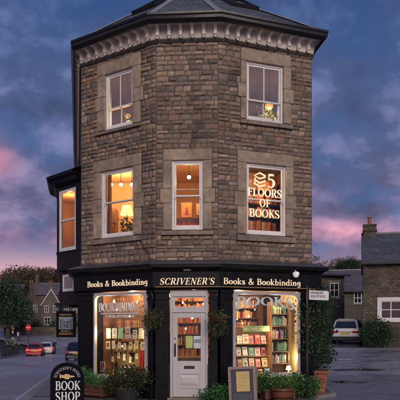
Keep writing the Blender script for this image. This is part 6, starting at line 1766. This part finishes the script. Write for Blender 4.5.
make_tree('hill_tree', 'round dark green tree standing out on the right hillside', (57, 232, 18), 13, [((0, 0, 6.0), (4.0, 3, 2.8)), ((2.5, 0, 6.6), (2.6, 2.4, 2.0)), ((-2.5, 0, 5.2), (2.6, 2.4, 2.0))], 9000, .40, [(.03, .07, .035), (.045, .09, .04)], .4, None, 54)

# ------------------------------------------------------------------ sky
w_ = bpy.data.worlds.new('World'); SC.world = w_; w_.use_nodes = True
nt = w_.node_tree
for n in list(nt.nodes): nt.nodes.remove(n)
out = nn(nt, 'ShaderNodeOutputWorld'); bg = nn(nt, 'ShaderNodeBackground')
tc = nn(nt, 'ShaderNodeTexCoord').outputs['Generated']
nv = nn(nt, 'ShaderNodeVectorMath', operation='NORMALIZE'); nt.links.new(tc, nv.inputs[0])
sp = nn(nt, 'ShaderNodeSeparateXYZ'); nt.links.new(nv.outputs[0], sp.inputs[0])
X, Y, Z = sp.outputs
hyp = math_(nt, 'SQRT', math_(nt, 'ADD', math_(nt, 'MULTIPLY', X, X), math_(nt, 'MULTIPLY', Y, Y)))
T = math_(nt, 'ARCTAN2', Z, hyp)
AZ = math_(nt, 'ARCTAN2', X, Y)
base = ramp(nt, math_(nt, 'MULTIPLY_ADD', T, 1.0), [(0.0, (.30, .17, .21)), (.05, (.46, .23, .27)), (.095, (.46, .23, .30)), (.14, (.27, .18, .28)), (.22, (.165, .155, .26)), (.32, (.15, .172, .28)), (.43, (.11, .15, .262)), (.55, (.060, .104, .215)), (1.0, (.022, .052, .15))])
cv = nn(nt, 'ShaderNodeCombineXYZ'); nt.links.new(math_(nt, 'MULTIPLY', AZ, 4.4), cv.inputs[0]); nt.links.new(math_(nt, 'MULTIPLY', T, 8.0), cv.inputs[1]); cv.inputs[2].default_value = 4.3
nz1 = noise_tex(nt, cv.outputs[0], 1.15, 9, .56, .1)
cv2 = nn(nt, 'ShaderNodeCombineXYZ'); nt.links.new(math_(nt, 'MULTIPLY', AZ, 7.5), cv2.inputs[0]); nt.links.new(math_(nt, 'MULTIPLY', T, 11.0), cv2.inputs[1]); cv2.inputs[2].default_value = 1.7
nz2 = noise_tex(nt, cv2.outputs[0], 1.3, 9, .58, .1)
band = ramp(nt, T, [(.03, (0,)*3), (.12, (.75,)*3), (.20, (1,)*3), (.36, (.75,)*3), (.52, (.55,)*3), (.8, (.5,)*3)])
cm = math_(nt, 'MULTIPLY', ramp(nt, nz1, [(.40, (0,)*3), (.54, (1,)*3)]), band)
ccol = ramp(nt, T, [(.05, (.20, .12, .18)), (.15, (.095, .075, .14)), (.28, (.060, .068, .135)), (.45, (.050, .072, .16)), (.6, (.03, .05, .12))])
ccol = mixrgb(nt, ccol, ramp(nt, nz2, [(.30, (.55,)*3), (.70, (1.55,)*3)]), 1.0, 'MULTIPLY')
c = mixrgb(nt, base, ccol, math_(nt, 'MULTIPLY', cm, .85))
hl = math_(nt, 'MULTIPLY', ramp(nt, nz2, [(.50, (0,)*3), (.68, (1,)*3)]), ramp(nt, T, [(.08, (0,)*3), (.16, (1,)*3), (.40, (.8,)*3), (.55, (.25,)*3)]))
c = mixrgb(nt, c, ramp(nt, T, [(.1, (.40, .26, .36)), (.25, (.25, .22, .37)), (.45, (.14, .19, .35))]), math_(nt, 'MULTIPLY', hl, .55))
hz = math_(nt, 'MULTIPLY', ramp(nt, T, [(.0, (1,)*3), (.085, (.9,)*3), (.135, (0,)*3)]), ramp(nt, math_(nt, 'ADD', AZ, .5), [(.40, (1,)*3), (.68, (.35,)*3)]))
c = mixrgb(nt, c, (.56, .31, .33), math_(nt, 'MULTIPLY', hz, .85))
def gauss(a0, t0, sa, st):
    da = math_(nt, 'DIVIDE', math_(nt, 'SUBTRACT', AZ, a0), sa); dt = math_(nt, 'DIVIDE', math_(nt, 'SUBTRACT', T, t0), st)
    return math_(nt, 'POWER', 2.718, math_(nt, 'MULTIPLY', math_(nt, 'ADD', math_(nt, 'MULTIPLY', da, da), math_(nt, 'MULTIPLY', dt, dt)), -1.0))
pk = ramp(nt, nz2, [(.36, (0,)*3), (.60, (1,)*3)])
for (a0, t0, sa, st, colr, k) in ((-.335, .258, .040, .028, (.38, .15, .21), .9), (-.27, .135, .10, .014, (.36, .16, .24), .5), (.245, .148, .09, .018, (.66, .29, .38), 1.0), (.22, .205, .07, .014, (.26, .18, .32), .6), (-.1, .30, .3, .03, (.20, .19, .36), .4)):
    c = mixrgb(nt, c, colr, math_(nt, 'MULTIPLY', math_(nt, 'MULTIPLY', gauss(a0, t0, sa, st), pk), k, True))
SUN_EL, SUN_AZ = 24, 205
sky = nn(nt, 'ShaderNodeTexSky', sky_type='NISHITA'); sky.sun_disc = False; sky.sun_elevation = rad(2.0); sky.sun_rotation = rad(SUN_AZ); sky.air_density = 1.5; sky.dust_density = 2
nt.links.new(c, bg.inputs['Color']); bg.inputs['Strength'].default_value = 1.6
bg2 = nn(nt, 'ShaderNodeBackground'); nt.links.new(sky.outputs[0], bg2.inputs['Color']); bg2.inputs['Strength'].default_value = .004
ad = nn(nt, 'ShaderNodeAddShader'); nt.links.new(bg.outputs[0], ad.inputs[0]); nt.links.new(bg2.outputs[0], ad.inputs[1])
nt.links.new(ad.outputs[0], out.inputs['Surface'])

sl = bpy.data.lights.new('dusk_glow', 'SUN'); sl.energy = 2.0; sl.angle = rad(35); sl.color = (1.0, .84, .70)
so = bpy.data.objects.new('dusk_glow', sl); COL.objects.link(so)
# light comes from behind the camera, high and a little to the right
dv = Vector((math.sin(rad(10))*math.cos(rad(23)), -math.cos(rad(10))*math.cos(rad(23)), math.sin(rad(23))))
so.rotation_euler = dv.to_track_quat('Z', 'Y').to_euler()

# ------------------------------------------------------------------ camera
cam = bpy.data.cameras.new('camera'); cam.lens = 54; cam.sensor_width = 36; cam.shift_y = .3125; cam.clip_end = 6000; cam.clip_start = .1
co = bpy.data.objects.new('camera', cam); COL.objects.link(co); co.location = (0, 0, 1.76); co.rotation_euler = (rad(90), 0, 0)
SC.camera = co
SC.view_settings.view_transform = 'Standard'; SC.view_settings.look = 'None'; SC.view_settings.exposure = 0; SC.view_settings.gamma = 1
SC.cycles.use_denoising = True
try: SC.cycles.denoiser = 'OPENIMAGEDENOISE'
except Exception: pass
SC.cycles.max_bounces = 8; SC.cycles.transparent_max_bounces = 12; SC.cycles.sample_clamp_indirect = 4; SC.cycles.caustics_reflective = False; SC.cycles.caustics_refractive = False
